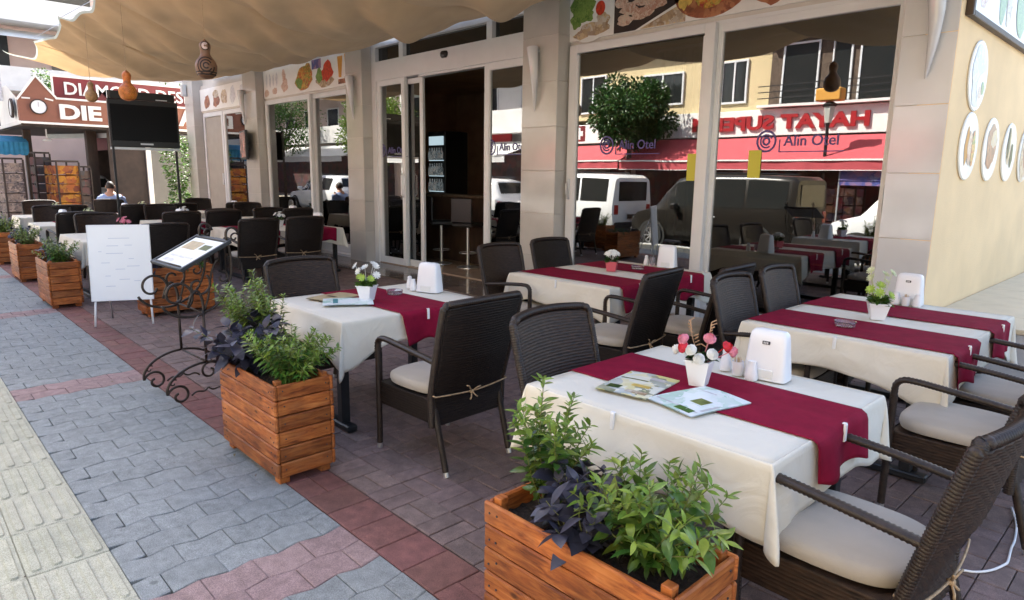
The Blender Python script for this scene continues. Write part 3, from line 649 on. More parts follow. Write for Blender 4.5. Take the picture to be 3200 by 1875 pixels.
# ---------------------------------------------------------------- round plate pictures and framed photo on the yellow wall
def plate(y, z, r, label, kind):
    t = thing('wall_plate', label, 'plate', (-1.66, y, z), 0, 'round picture plates on the yellow wall')
    m = MB(); m.lathe([(r*.97, 0), (r, .012), (r*.97, .022), (r*.9, .020), (.001, .020)], 32, cap=False); m.xf(0, RY(pi/2)); obj('plate', m, 'plate_white', t, True, 50)
    for k, (cy, cz, ry, rz_, mt, sd_) in enumerate(kind):
        m = MB(); blob(m, 0, 0, r*ry, r*rz_, 0, sd_, amp=.12); m.xf(0, T(.0225+.0012*k, cy*r, cz*r) @ RZ(pi/2)); obj('printed_food', m, mt, t)
plate(7.31, 2.585, .305, 'topmost round plate on the yellow wall with a grey dish print', [(0, 0, .75, .82, 'food_grey', 1), (.35, -.35, .4, .5, 'plate_white', 2), (.3, -.45, .2, .2, 'food_pink', 3), (.55, -.3, .15, .2, 'food_green', 4)])
plate(7.31, 1.97, .305, 'round plate of three sundae glasses nearest the tiled pillar', [(-.3, .0, .2, .5, 'lamp_orange', 5), (.05, -.05, .24, .5, 'food_pink', 6), (.42, -.05, .2, .5, 'food_mix', 7)])
plate(8.16, 1.97, .31, 'round plate with reddish brown meat print, second in the lower row', [(-.05, .1, .6, .75, 'food_brown', 8), (.2, .35, .4, .3, 'food_fish', 9)])
plate(9.0, 1.97, .31, 'round plate with dark green herb print, third in the lower row', [(-.2, .2, .3, .6, 'food_fish', 10), (.3, -.1, .2, .4, 'leaf_deep', 11), (-.3, .3, .14, .5, 'leaf_deep', 12)])
plate(9.84, 1.965, .31, 'brown noodle print plate at the far end of the lower row', [(0, 0, .8, .85, 'food_fish', 13), (.1, .1, .5, .5, 'food_brown', 14)])
t = thing('framed_picture', 'dark framed food photograph high on the yellow wall', 'picture')
f = MB(); 
for y0, y1, z0, z1 in ((6.70, 6.76, 3.0, 4.3), (10.4, 10.46, 3.0, 4.3), (6.76, 10.4, 3.0, 3.05), (6.76, 10.4, 4.25, 4.3)): f.box(-1.66, -1.60, y0, y1, z0, z1, .006)
obj('frame', f, 'dark_wood', t); obj('photo', MB().box(-1.66, -1.63, 6.75, 10.41, 3.04, 4.26), 'plate_white', t)
for q, (y0, y1, mt) in enumerate(((6.80, 7.42, 'food_pink'), (7.62, 7.95, 'food_green'), (7.9, 8.2, 'food_fish'), (8.32, 8.9, 'food_green'), (9.1, 9.9, 'food_mix'))):
    m = MB(); blob(m, 0, 0, (y1-y0)/2, .5, 0, 60+q, amp=.06); m.xf(0, T(-1.6285+.001*q, (y0+y1)/2, 3.6) @ RZ(pi/2)); obj('printed_food', m, mt, t)

# ---------------------------------------------------------------- horn wall lamps on the pillars
def wall_lamp(x, z0, z1, label, wd=.075):
    t = thing('wall_lamp', label, 'wall lamp', (x, YP, z0), 0, 'horn shaped lamps on the pillars'); H_ = z1-z0
    n = 14; P = []
    for i in range(15):
        s = i/14; zz = H_*(1-s); r = wd*(1-s)**.8+.004; off = -.02-.075*(1-s)**1.2-.03*sin(pi*s)
        P.append(((.035*sin(pi*s*1.1), off, zz), r))
    m = MB(); m.tube([p for p, r in P], [r for p, r in P], n); obj('horn', m, 'pillar_tile_pale', t, True, 50)
    m = MB(); m.box(-.05, .05, -.02, 0, H_-.06, H_-.02, .004); m.box(-.09, .02, -.05, 0, H_+.005, H_+.02, .004); obj('bracket', m, 'pillar_tile_pale', t)
wall_lamp(-6.47, 2.50, 3.30, 'pale horn wall lamp on the pillar between sliding door and big window')
wall_lamp(-11.13, 2.62, 3.36, 'pale horn wall lamp on the pillar left of the sliding door')
wall_lamp(-16.02, 2.70, 3.50, 'pale horn wall lamp on the pillar behind the small lit screen')
wall_lamp(-1.845, 2.50, 3.35, 'white horn wall lamp on the pale tiled corner pillar', .085)

# small lit screen on the second pillar
t = thing('wall_screen', 'small framed screen showing a pink lit picture on the far pillar', 'screen', (-15.95, 6.5, 1.93), rad(-14))
obj('casing', MB().box(-.44, .44, -.06, .0, 0, .66, .01), 'black_plastic', t); obj('picture', MB().box(-.40, .40, -.063, -.055, .05, .62), 'tv_pic', t); obj('bracket', MB().box(-.06, .06, 0, .09, .25, .4), 'black_metal', t)

# hotel lettering stuck on the glass
def sticker(x, z, y, label):
    t = thing('window_lettering', label, 'lettering', (x, y, z), 0, 'hotel lettering on the glass')
    me = fit_text(text_mesh('Alin Otel', .2, .0008, 'lettering', 'purple_ink', .002), .70, .135); put('lettering', me, t, (.24, 0, -.065), (pi/2, 0, 0)); t.scale = (.78, 1, .82)
    m = MB(); m.box(.18, 1.02, -.001, .001, -.14, -.128); m.box(.18, .192, -.001, .001, -.128, .02); obj('border', m, 'purple_ink', t)
    m = MB(); n = 26
    for r0, r1, a0, a1 in ((.115, .14, 0, 6.28), (.03, .055, 0, 6.28), (.07, .09, .4, 5.4)):
        k = len(m.v); m.v += [(r*cos(a0+(a1-a0)*i/n), 0, r*sin(a0+(a1-a0)*i/n)) for i in range(n+1) for r in (r0, r1)]; m.f += [(k+2*i, k+2*i+2, k+2*i+3, k+2*i+1) for i in range(n)]
    obj('emblem', m, 'purple_ink', t)
sticker(-5.42, 2.04, 6.79, 'purple hotel lettering on the left leaf of the big window')
sticker(-3.36, 2.04, 6.866, 'purple hotel lettering on the right leaf of the big window')
sticker(-7.66, 2.06, 6.83, 'purple hotel lettering on the fixed glass right of the sliding door')
sticker(-10.62, 2.06, 6.83, 'purple hotel lettering on the fixed glass left of the sliding door')
tag(obj('window_sticker', MB().box(-4.24, -4.105, 6.786, 6.788, 1.62, 1.92), 'yellow_sticker'), 'plain yellow sticker at the right edge of the left glass leaf', 'sticker')
tag(obj('window_sticker', MB().box(-3.54, -3.40, 6.861, 6.863, 1.66, 1.95), 'yellow_sticker'), 'plain yellow sticker low on the right glass leaf', 'sticker')

# ---------------------------------------------------------------- interior seen through the door and glass
t = thing('drinks_fridge', 'tall lit drinks fridge with bottles standing inside beyond the open door', 'fridge', (-12.9, 9.9, .03))
t.location = (-11.45, 8.7, .03)
obj('cabinet', MB().box(-.29, .29, 0, .6, 0, 2.5, .01).box(-.27, .27, -.02, 0, .05, .14), 'black_plastic', t)
obj('header', MB().box(-.24, .24, -.03, -.005, 2.22, 2.4, .004), 'fridge_light', t)
for k in range(5):
    sh = obj('shelf', MB().box(-.24, .24, -.03, -.004, .62+k*.32, .635+k*.32), 'fridge_light', t)
    for q in range(6):
        m = MB(); m.lathe([(.036, 0), (.036, .14), (.014, .2), (.014, .25)], 6, (-.2+q*.08, -.035, .637+k*.32)); obj('bottle', m, 'bottle_mix', sh)
t = thing('bar_counter', 'long dark wooden counter inside the restaurant behind the bar stools', 'counter', (-11.3, 8.9, .03))
t.location = (-10.9, 7.95, .03)
obj('front', MB().box(-.2, 2.9, 0, .4, 0, 1.2, .01), 'dark_wood', t); obj('top', MB().box(-.25, 2.95, -.06, .45, 1.2, 1.25, .008), 'bark', t)
def stool():
    t = thing('bar_stool', '', 'bar stool', (0, 0, .03), 0, 'bar stools inside the restaurant')
    m = MB(); m.lathe([(.2, 0), (.2, .01), (.06, .03), (.03, .05), (.028, .72)], 18); obj('pedestal', m, 'silver', t, True, 40)
    m = MB(); m.grid(lambda u, v: (.13*cos(2*pi*u)+.0*v, .13*sin(2*pi*u), .25+.012*cos(2*pi*v)) if 0 else ((.15+.011*cos(2*pi*v))*cos(2*pi*u), (.15+.011*cos(2*pi*v))*sin(2*pi*u), .26+.011*sin(2*pi*v)), 18, 6, True, True); obj('footring', m, 'silver', t, True)
    m = MB(); m.box(-.22, .22, -.2, .2, .72, .80, .025); obj('seat', m, 'black_plastic', t); m = MB(); m.box(-.22, .22, .17, .21, .80, 1.22, .012); obj('backrest', m, 'black_plastic', t); return t
st = stool(); st['label'] = 'black bar stool with chrome base seen in the middle of the doorway'; st.location = (-9.75, 7.5, .03); st.rotation_euler.z = 2.6; tr = tree_of(st)
dup(st, (-9.05, 7.55, .03), 3.4, 'black bar stool with chrome base seen at the right of the doorway', tree=tr)
t = thing('indoor_sofa', 'beige upholstered bench inside behind the middle window', 'sofa', (-13.3, 8.1, .03))
obj('seat', MB().box(0, 1.6, 0, .6, .1, .45, .03), 'beige_sofa', t); obj('backrest', MB().box(0, 1.6, .55, .75, .1, .95, .04), 'beige_sofa', t)
t = thing('indoor_table', 'dark low table with teal top inside behind the big window', 'table', (-3.3, 8.0, .03))
obj('top', MB().box(-.6, .6, -.3, .3, .68, .72, .005), 'teal', t); obj('leg', MB().box(-.04, .04, -.04, .04, 0, .68), 'black_metal', t); obj('foot', MB().box(-.3, .3, -.05, .05, 0, .03), 'black_metal', t)
t = thing('curtain', 'pale pleated curtain hanging inside behind the big window', 'curtain', (-5.1, 7.4, .1))
obj('fabric', MB().grid(lambda u, v: (u*.75+.01*sin(v*3), .03*sin(u*34), v*3.1), 60, 6), 'curtain', t, True); obj('rail', MB().box(-.05, .82, -.02, .02, 3.1, 3.14), 'alu', t)

# ================================================================= CANOPY
def smooth(a, b, x): t = max(0, min(1, (x-a)/(b-a))); return t*t*(3-2*t)
BAT = [-16.2, -13.8, -11.4, -9.0, -6.6, -4.2, -1.8]; X0C, X1C = -18.35, -.6
def cz(y, x=-8):   # height along a batten: sags between front edge and wall, less at the far end
    e = min(1, max(0, (x-X0C)/4.5)); e = e*e*(3-2*e)
    s = (y-2.62)/(6.72-2.62); return (3.95+.18*e)*(1-s)+3.98*s-(.16+.27*e)*4*s*(1-s)*(1+.25*(s-.5))
cr_ = random.Random(11); WR = [(cr_.uniform(0, 6.28), cr_.uniform(.8, 2.2), cr_.uniform(-.5, .5)) for _ in range(12)]
def canopy(u, v):
    x = X0C+(X1C-X0C)*u; ed = [X0C]+BAT+[X1C+1.2]
    for a, b in zip(ed, ed[1:]):
        if a <= x <= b: s = (x-a)/(b-a); L = b-a; k = a; break
    sag = 4*s*(1-s); sg = sqrt(max(0, sag)); y = 2.62+(6.72-2.62)*v
    z = cz(y, x)-(.55*sag+.45*sg)*(.11+.15*smooth(-15, -9, x))*(.20+.80*sin(pi*min(1, .16+.84*v))*(1-smooth(.6, 1, v)))
    bump = 0   # hanging creases running on a slant across each bay
    for i, (ph, fr, sl) in enumerate(WR[:6]):
        q = fr*3.1*(x+(v-.5)*(2.6+2.2*sl))+ph+k*1.7+i; w = sin(q+.5*sin(q)); bump += (.062/(1+.35*i))*w*(.35+.65*sin(pi*min(1, max(0, v))))
    z += bump*(.30+.70*sg)*(1-.75*smooth(.62, .95, v))*(.55+.45*smooth(-17.5, -13, x))
    z += .016*sin(7*y+2.5*sin(2.2*x)+k)*sg
    yy = y+sag*.17*(1-v)**4; c = max(0, 1-(x-X0C)/.9)
    return (x, yy-.22*c*c*(1-v)**5, z+.16*c*c*(1-v)**5)
cp = thing('canopy', 'long beige fabric canopy sagging between the facade and the pavement edge', 'canopy')
m = MB(); m.grid(canopy, 420, 70); obj('fabric', m, 'canopy', cp, True)
m = MB()
for i in range(419):
    a, b = Vector(canopy(i/419, 0)), Vector(canopy((i+1)/419, 0))
    ou = Vector((0, -.025, .03)); m.quad(a, b, b+ou, a+ou)
obj('edge_trim', m, 'canopy_trim', cp, True)
for x in BAT:
    m = MB(); m.tube([(x, 2.60+(6.75-2.60)*i/24, cz(2.60+(6.75-2.60)*i/24, x)+.012) for i in range(25)], .011, 6); obj('cable', m, 'canopy', cp, True)
m = MB(); m.box(X0C-.05, X1C, 6.74, 6.79, 3.96, 4.03, .004); obj('wall_rail', m, 'alu', cp)
for x in BAT:
    m = MB(); m.tube([(x, 2.62, 4.13), (x, 6.86, 7.2)], .006, 5); obj('stay_wire', m, 'alu', cp)
m = MB(); m.box(-19.98, -19.86, 6.44, 6.56, 3.65, 3.95, .01); m.tube([(-19.92, 6.5, 3.95), (-19.92, 6.5, 4.02), (-20.1, 6.3, 4.02)], .02, 6); obj('corner_bracket', m, 'alu', cp)
# ================================================================= WICKER CHAIRS
def back_axis(z): return -.235-(.0 if z < .45 else .135*((z-.45)/.53)**1.05)
def back_half(z): return .262+.018*min(1, max(0, (z-.3)/.5))
def make_chair(woven, label):
    t = thing('wicker_armchair', label, 'chair', group='dark wicker armchairs at the tables')
    # backrest: horizontal strands woven over and under, both faces
    rows, sub, nc = 46, 3, 25; z0, z1 = .27, .975
    m = MB(); R = rows*sub
    loop = [(-1+2*i/(nc-1), 1) for i in range(nc)]+[(1-2*i/(nc-1), -1) for i in range(nc)]
    P = []
    for r in range(R+1):
        z = z0+(z1-z0)*r/R; row = r//sub; q = (r % sub)/sub; ridge = sin(pi*q)
        hw = back_half(z); ax = back_axis(z)
        for c, (u, sd) in enumerate(loop):
            bow = .05*(1-u*u)*min(1, max(0, (z-.40)/.25))
            off = .012+.0042*ridge+(.0034*ridge*(1 if ((row+c) % 2) else -1))
            zz = z-.018*(u*u)*max(0, (z-.8)/.175)
            P.append((ax-bow+sd*off*(1 if abs(u) < .999 else .6), u*hw, zz))
    n = len(loop); m.add(P, [(i*n+j, i*n+(j+1) % n, (i+1)*n+(j+1) % n, (i+1)*n+j) for i in range(R) for j in range(n)]+[tuple(R*n+j for j in range(n))])
    obj('backrest', m, woven, t, True)
    # wrapped rim up one side, over the top and down
    path = []
    for i in range(60): z = .27+(.955-.27)*i/59; path.append((back_axis(z), -back_half(z)-.004, z))
    for i in range(1, 7): a = i/7*pi/2; path.append((back_axis(.975)-.05*(1-((.262-.02*sin(a))/.28)**2)*0, -.276+.02*(1-cos(a)), .957+.02*sin(a)))
    for i in range(44):
        u = -.9+1.8*i/43; path.append((back_axis(.985)-.05*(1-u*u), u*.279, .979+.014*(1-u*u)))
    path += [(x, -y, z) for x, y, z in path[65::-1]]
    m = MB(); rr = [.0195+(.0017 if (i % 3 == 0) else -.001) for i in range(len(path)*3)]
    pp = []
    for a, b in zip(path, path[1:]):
        for q in range(3): pp.append(tuple(a[i]+(b[i]-a[i])*q/3 for i in range(3)))
    pp.append(path[-1]); m.tube(pp, rr[:len(pp)], 7, flat=1.1); obj('back_rim', m, 'wicker_wrap', t, True)
    # apron round the seat
    pts = []
    for i in range(9): pts.append((-.235+.49*i/8, -.262))
    for i in range(1, 4): a = i/4*pi/2; pts.append((.255+.02*sin(a), -.262+.02*(1-cos(a))))
    for i in range(9): pts.append((.275, -.242+.484*i/8))
    for i in range(1, 4): a = i/4*pi/2; pts.append((.275-.02*(1-cos(a)), .242+.02*sin(a)))
    for i in range(9): pts.append((.255-.49*i/8, .262))
    m = MB(); R = 9*3; P = []; n = len(pts)
    for r in range(R+1):
        z = .285+.135*r/R; q = (r % 3)/3; row = r//3
        for c, (x, y) in enumerate(pts):
            o = 1+.016*sin(pi*q)*(1 if (row+c) % 2 else .2); P.append((x*o if abs(x) > .2 else x, y*o, z))
    m.add(P, [(i*n+j, i*n+j+1, (i+1)*n+j+1, (i+1)*n+j) for i in range(R) for j in range(n-1)])
    k = len(m.v); m.box(-.235, .27, -.258, .258, .40, .418); obj('seat_apron', m, woven, t, True, 50)
    # cushion
    def cu(u, v):
        a = 2*pi*u; e = .5
        cx, sy = math.copysign(abs(cos(a))**e, cos(a)), math.copysign(abs(sin(a))**e, sin(a))
        prof = [(0, .424), (.80, .424), (.97, .430), (1.0, .452), (.985, .476), (.90, .490), (.55, .497), (0, .499)]
        r, z = prof[int(round(v*7))]
        return (.025+r*.255*cx*(1-.03*sy*sy), r*.25*sy*(1-.06*(cx < 0)*abs(cx)), z)
    m = MB(); m.grid(cu, 44, 8, True); obj('seat_cushion', m, 'cushion', t, True, 60)
    # arms, legs, tips
    for s in (-1, 1):
        y = s*.268
        ap = [(.272, y, .60), (.272, y, .64)]+[(.272-.055*(1-cos(a)), y, .645+.05*sin(a)) for a in [i/5*pi/2 for i in range(1, 6)]]
        ap += [(.20-.50*i/16, y+s*.006*sin(pi*i/16), .697-.002*i-.02*(i/16)**2) for i in range(1, 17)]
        pp = []
        for a, b in zip(ap, ap[1:]):
            L = (Vector(b)-Vector(a)).length; kk = max(1, int(L/.0075))
            for q in range(kk): pp.append(tuple(a[i]+(b[i]-a[i])*q/kk for i in range(3)))
        m = MB(); m.tube(pp, [.0215+(.0019 if i % 2 else -.0015) for i in range(len(pp))], 10, flat=.72); obj('armrest', m, 'wicker_wrap', t, True)
        m = MB(); k = 80; m.tube([(.272, y, .03+.58*i/k) for i in range(k+1)], [.0185+(.001 if i % 2 else -.0008) for i in range(k+1)], 8); lg = obj('leg', m, 'wicker_wrap', t, True)
        m = MB(); m.lathe([(.0165, 0), (.017, .034)], 10, (.272, y, 0)); obj('leg_tip', m, 'silver', lg, True, 40)
        a, b = Vector((-.225, s*.245, .40)), Vector((-.335, s*.245, .0))
        m = MB(); m.tube([a+(b-a)*(i/50*.93) for i in range(51)], [.0185+(.001 if i % 2 else -.0008) for i in range(51)], 8); lg = obj('leg', m, 'wicker_wrap', t, True)
        m = MB(); m.tube([a+(b-a)*.92, b], .0165, 10); obj('leg_tip', m, 'silver', lg, True, 40)
    # cushion cord tied round the backrest
    zc = .455; pts = [(back_axis(zc)+.02, -.275, zc+.01)]+[(back_axis(zc)-.03-.022*(1-u*u)-.01, u*.272, zc-.012*(1-abs(u))) for u in [-1+2*i/14 for i in range(15)]]+[(back_axis(zc)+.02, .275, zc+.01)]
    m = MB(); m.tube(pts, .0048, 6)
    bx = back_axis(zc)-.066
    for dx, dy, dz in ((-.012, .05, .035), (-.012, -.055, .012), (-.016, .028, -.05), (-.014, -.03, -.045)):
        m.tube([(bx, .03, zc-.012), (bx+dx, .03+dy*.6, zc+dz*.8), (bx+dx*1.2, .03+dy, zc+dz)], .0045, 5)
    m.lathe([(.004, -.012), (.013, -.005), (.013, .005), (.004, .012)], 8, (bx, .03, zc-.012)); obj('tie_cord', m, 'cord', t, True)
    return t
chair_a = make_chair('wicker', ''); chair_b = make_chair('wicker_brown', '')
tree_a, tree_b = tree_of(chair_a), tree_of(chair_b); _used = set()
def chair(x, y, rz, label, kind='a'):
    src, tr = (chair_a, tree_a) if kind == 'a' else (chair_b, tree_b)
    if kind not in _used:
        _used.add(kind); src.location = (x, y, 0); src.rotation_euler.z = rz; src['label'] = label; return src
    return dup(src, (x, y, 0), rz, label, tree=tr)
PI = pi
chair(-.70, 2.30, PI-.02, 'dark wicker armchair nearest the camera, at the right end of the front table', 'b')
chair(-3.07, 2.36, PI+.03, 'dark wicker armchair with a tied back cord, right of the daisy pot table')
chair(-1.84, 2.40, .03, 'brown striped wicker armchair tucked in left of the front table with the menus', 'b')
chair(-4.46, 2.36, .05, 'wicker armchair left of the daisy pot table, only its back showing', 'b')
chair(-4.36, 4.36, .06, 'brown wicker armchair nearer the doorway, left of the pink pot table', 'b')
chair(-4.46, 5.16, .02, 'dark wicker armchair nearer the big window, left of the pink pot table')
chair(-3.04, 4.02, PI+.12, 'dark wicker armchair with tied cord, nearer one right of the pink pot table')
chair(-2.84, 4.74, PI+.06, 'dark wicker armchair near the glass, farther one right of the pink pot table')
chair(-1.86, 4.24, .06, 'brown wicker armchair nearer the front, left of the table by the yellow wall', 'b')
chair(-1.86, 4.92, .04, 'wicker armchair nearer the glass, left of the table by the yellow wall', 'b')
chair(-.70, 3.83, PI, 'wicker armchair under the cloth corner, right of the table by the yellow wall', 'b')
chair(-.66, 4.62, PI, 'wicker armchair by the stone landing, right of the table by the yellow wall')

# ================================================================= TABLES, CLOTHS, RUNNERS
def table(x0, x1, y0, y1, label):
    t = thing('dining_table', label, 'table', ((x0+x1)/2, (y0+y1)/2, 0), 0, 'black framed dining tables'); a, b = (x1-x0)/2-.012, (y1-y0)/2-.012
    obj('tabletop', MB().box(-a, a, -b, b, .715, .743, .006), 'black_metal', t)
    for sx in (-1, 1):
        for sy in (-1, 1):
            obj('leg', MB().box(sx*(a-.13)-.03, sx*(a-.13)+.03, sy*(b-.06)-.03, sy*(b-.06)+.03, .05, .715, .004), 'black_metal', t)
    for sx in (-1, 1): obj('crossbar', MB().box(sx*(a-.13)-.02, sx*(a-.13)+.02, -b+.09, b-.09, .60, .66), 'black_metal', t)
    for sy in (-1, 1): obj('foot', MB().box(-a+.02, a-.02 if 1 else 0, sy*(b-.06)-.035, sy*(b-.06)+.035, .008, .05, .008), 'black_metal', t)
    return t
def smooth(a, b, x): t = max(0, min(1, (x-a)/(b-a))); return t*t*(3-2*t)
def cloth(x0, x1, y0, y1, o, label, seed, zt=.748, cor=1.5):
    """Tablecloth: flat on the top, sides hanging with shallow waves, each corner gathered to a pointed cone."""
    r = random.Random(seed); S = []
    def side(a, b, n):
        for i in range(n): S.append((a[0]+(b[0]-a[0])*i/n, a[1]+(b[1]-a[1])*i/n))
    per = []   # (x, y, nx, ny, L, flare, tang)
    cs = [((x0, y0), (x1, y0), (0, -1)), ((x1, y0), (x1, y1), (1, 0)), ((x1, y1), (x0, y1), (0, 1)), ((x0, y1), (x0, y0), (-1, 0))]
    for e, (a, b, nn) in enumerate(cs):
        L_ = sqrt((b[0]-a[0])**2+(b[1]-a[1])**2); n = max(22, int(L_/.03)); ph = r.uniform(0, 6.28); f1 = r.uniform(1.1, 1.6); f2 = r.uniform(2.6, 3.6); k1 = r.uniform(.6, 1.2)
        am = .034 if nn[0] == 0 else .005; rr = min(.40, L_*.42)
        for i in range(n+1):
            s = i/n; endw = smooth(0, .16, s)*smooth(0, .16, 1-s)
            fl = am*k1*(.5+.5*sin(2*pi*f1*s+ph))*endw + am*.35*(.5+.5*sin(2*pi*f2*s+2*ph))*endw + .004
            dc = min(s, 1-s)*L_; cq = 1-smooth(0, rr, dc); L = o*(1+.06*sin(2*pi*1.3*s+ph)*endw)+o*.70*(cor-1)*cq**1.6; fl += (.020*sin(19*dc+ph)*cq*(1-cq)*4*(1 if nn[0] == 0 else .6) if dc < rr else 0)*.6; fl = max(.003, fl)
            per.append((a[0]+(b[0]-a[0])*s, a[1]+(b[1]-a[1])*s, nn[0], nn[1], L, fl, 0))
        nx2 = cs[(e+1) % 4][2]; tw = r.uniform(-.12, .12); fa = r.uniform(.26, .42)
        for i in range(1, 16):
            q = i/16; th = q*pi/2; dx, dy = nn[0]*cos(th)+nx2[0]*sin(th), nn[1]*cos(th)+nx2[1]*sin(th)
            tri = max(0, 1-abs(q-.5-tw*.5)/.34); L = o*(1+.70*(cor-1)+.30*(cor-1)*tri**1.15)
            per.append((b[0], b[1], dx, dy, L, .004+fa*o*tri**.8*1.0, 1))
    m = MB(); n = len(per); J = 12
    rings = [[(x, y, zt) for x, y, *_ in per]]
    for (dz, out) in ((.0015, .004), (.006, .008)): rings.append([(x+nx*out, y+ny*out, zt-dz) for x, y, nx, ny, L, fl, c in per])
    for j in range(1, J+1):
        ring = []; t = j/J
        for x, y, nx, ny, L, fl, c in per:
            d = .006+(L-.006)*t; out = .009+fl*(t**.85 if c else smooth(0, .75, t))
            wob = .006*sin(14*x+9*y+5*t+seed)*t
            ring.append((x+nx*(out+wob), y+ny*(out+wob), zt-d))
        rings.append(ring)
    for ring in rings: m.v += ring
    for i in range(len(rings)-1):
        for j in range(n): m.f.append((i*n+j, i*n+(j+1) % n, (i+1)*n+(j+1) % n, (i+1)*n+j))
    # top: grid with very soft pressed creases
    k = len(m.v); gx, gy = 22, 22
    for i in range(gx):
        for j in range(gy):
            x, y = x0+(x1-x0)*i/(gx-1), y0+(y1-y0)*j/(gy-1); e_ = 0 if i in (0, gx-1) or j in (0, gy-1) else 1
            m.v.append((x, y, zt+e_*.0012*(sin(9*x+3*y+seed)+sin(11*y-4*x+seed))))
    for i in range(gx-1):
        for j in range(gy-1): a = k+i*gy+j; m.f.append((a, a+gy, a+gy+1, a+1))
    me = m.mesh('tablecloth', 'cream_cloth', True, 75); o_ = put('tablecloth', me)
    md = o_.modifiers.new('thickness', 'SOLIDIFY'); md.thickness = .0022; md.offset = -1
    return tag(o_, label, 'tablecloth', 'cream tablecloths')
def runner(x0, x1, y0, y1, h, label, seed, zt=.7535, sk=0, group=None):
    r = random.Random(seed); ph = r.uniform(0, 6); n = 40; W_ = 26; out = .030
    def pt(u, v):
        y = y0+(y1-y0)*v+sk*(u-.5)
        Lt = (x1-x0)+2*h; s = u*Lt-h; z = zt+.0010*sin(5*v+ph)*sin(9*u+ph); dr = 0
        if s < 0: d = -s; sg = -1; xb = x0
        elif s > x1-x0: d = s-(x1-x0); sg = 1; xb = x1
        else: return (x0+s, y, z)
        t = d/h; d2 = d*(1+.05*sin(2.2*pi*v+ph)+.03*sin(5*pi*v+2*ph)+.06*abs(v-.5)*2)
        fold = .020*sin(2.6*2*pi*v*.55+ph)*t+.012*t
        yy = y+(.5-v)*.12*t*(y1-y0)
        return (xb+sg*(out*min(1, d/.02)+fold), yy, zt-max(0, d2-.004))
    U = []
    Lt = (x1-x0)+2*h
    for s in [-h+h*i/10 for i in range(10)]+[-.012, -.004]+[0+(x1-x0)*i/20 for i in range(21)]+[x1-x0+.004, x1-x0+.012]+[x1-x0+h*i/10 for i in range(1, 11)]: U.append((s+h)/Lt)
    m = MB(); m.v = [pt(u, j/(W_-1)) for u in U for j in range(W_)]; m.f = [(i*W_+j, (i+1)*W_+j, (i+1)*W_+j+1, i*W_+j+1) for i in range(len(U)-1) for j in range(W_-1)]
    o_ = put('table_runner', m.mesh('table_runner', 'burgundy', True, 80)); md = o_.modifiers.new('thickness', 'SOLIDIFY'); md.thickness = .0016; md.offset = 1
    return tag(o_, label, 'table runner', group or 'burgundy table runners')
def clip(x, y, nx, ny, label, zt=.755, out=.016):
    m = MB(); m.box(-.009, .009, -.002, .008, -.068, .0, .002); m.box(-.009, .009, -.009, .006, .0, .004, .0015)
    o_ = obj('tablecloth_clip', m, 'clip', None, loc=(x+nx*out, y+ny*out, zt), rot=(0, 0, math.atan2(ny, nx)-pi/2))
    return tag(o_, label, 'clip', 'white clips on the table edges')
# front table
table(-1.98, -.87, 2.0, 3.03, 'black dining table under the cream cloth with the rose pot, nearest the camera')
cloth(-1.98, -.87, 2.0, 3.03, .235, 'cream tablecloth on the front table above the variegated planter', 5, cor=1.28)
runner(-1.98, -.87, 2.29, 2.765, .17, 'burgundy runner across the front table under the rose pot', 2)
clip(-1.50, 2.0, 0, -1, 'white clip on the near edge of the front tablecloth, behind the planter', .752); clip(-.87, 2.53, 1, 0, 'white clip on the burgundy runner end of the front table', .757, .030)
# daisy table
table(-4.58, -3.60, 2.0, 3.18, 'black dining table under the cream cloth with the daisy pot')
cloth(-4.58, -3.60, 2.0, 3.18, .19, 'cream tablecloth with a long drooping corner on the daisy pot table', 12, cor=1.95)
runner(-4.58, -3.60, 2.40, 2.86, .21, 'burgundy runner on the table with the daisy pot', 7, sk=.05)
clip(-3.60, 2.63, 1, 0, 'white clip on the runner end of the daisy pot table', .757, .030)
# table by the yellow wall, two runners
table(-2.0, -.86, 3.97, 5.58, 'long black dining table under the cream cloth beside the yellow wall')
cloth(-2.0, -.86, 3.97, 5.58, .20, 'cream tablecloth on the two runner table beside the yellow wall', 21, cor=1.85)
runner(-2.0, -.86, 4.05, 4.56, .20, 'nearer burgundy runner with the glass ashtray, on the table by the yellow wall', 9)
runner(-2.0, -.86, 4.88, 5.34, .20, 'farther burgundy runner behind the lime flower pot, on the table by the yellow wall', 10)
clip(-1.42, 3.97, 0, -1, 'white clip on the near edge of the cloth by the yellow wall', .752); clip(-.86, 4.30, 1, 0, 'white clip on the nearer runner end by the yellow wall', .757, .030); clip(-.86, 5.12, 1, 0, 'white clip on the farther runner end by the yellow wall', .757, .030)
# table by the big window, two runners
table(-4.50, -3.32, 4.27, 5.83, 'long black dining table under the cream cloth with the pink flower pot')
cloth(-4.50, -3.32, 4.27, 5.83, .21, 'cream tablecloth on the table with the pink pot before the big window', 33, cor=1.6)
runner(-4.50, -3.32, 4.40, 4.86, .20, 'nearer burgundy runner on the table with the pink pot', 14)
runner(-4.50, -3.32, 5.22, 5.68, .20, 'farther burgundy runner under the pink pot before the big window', 15)
clip(-3.9, 4.27, 0, -1, 'white clip on the near cloth edge of the table with the pink pot', .752); clip(-3.32, 4.65, 1, 0, 'white clip on the nearer runner end of the table with the pink pot', .757, .030); clip(-3.32, 5.45, 1, 0, 'white clip on the farther runner end of the table with the pink pot', .757, .030)

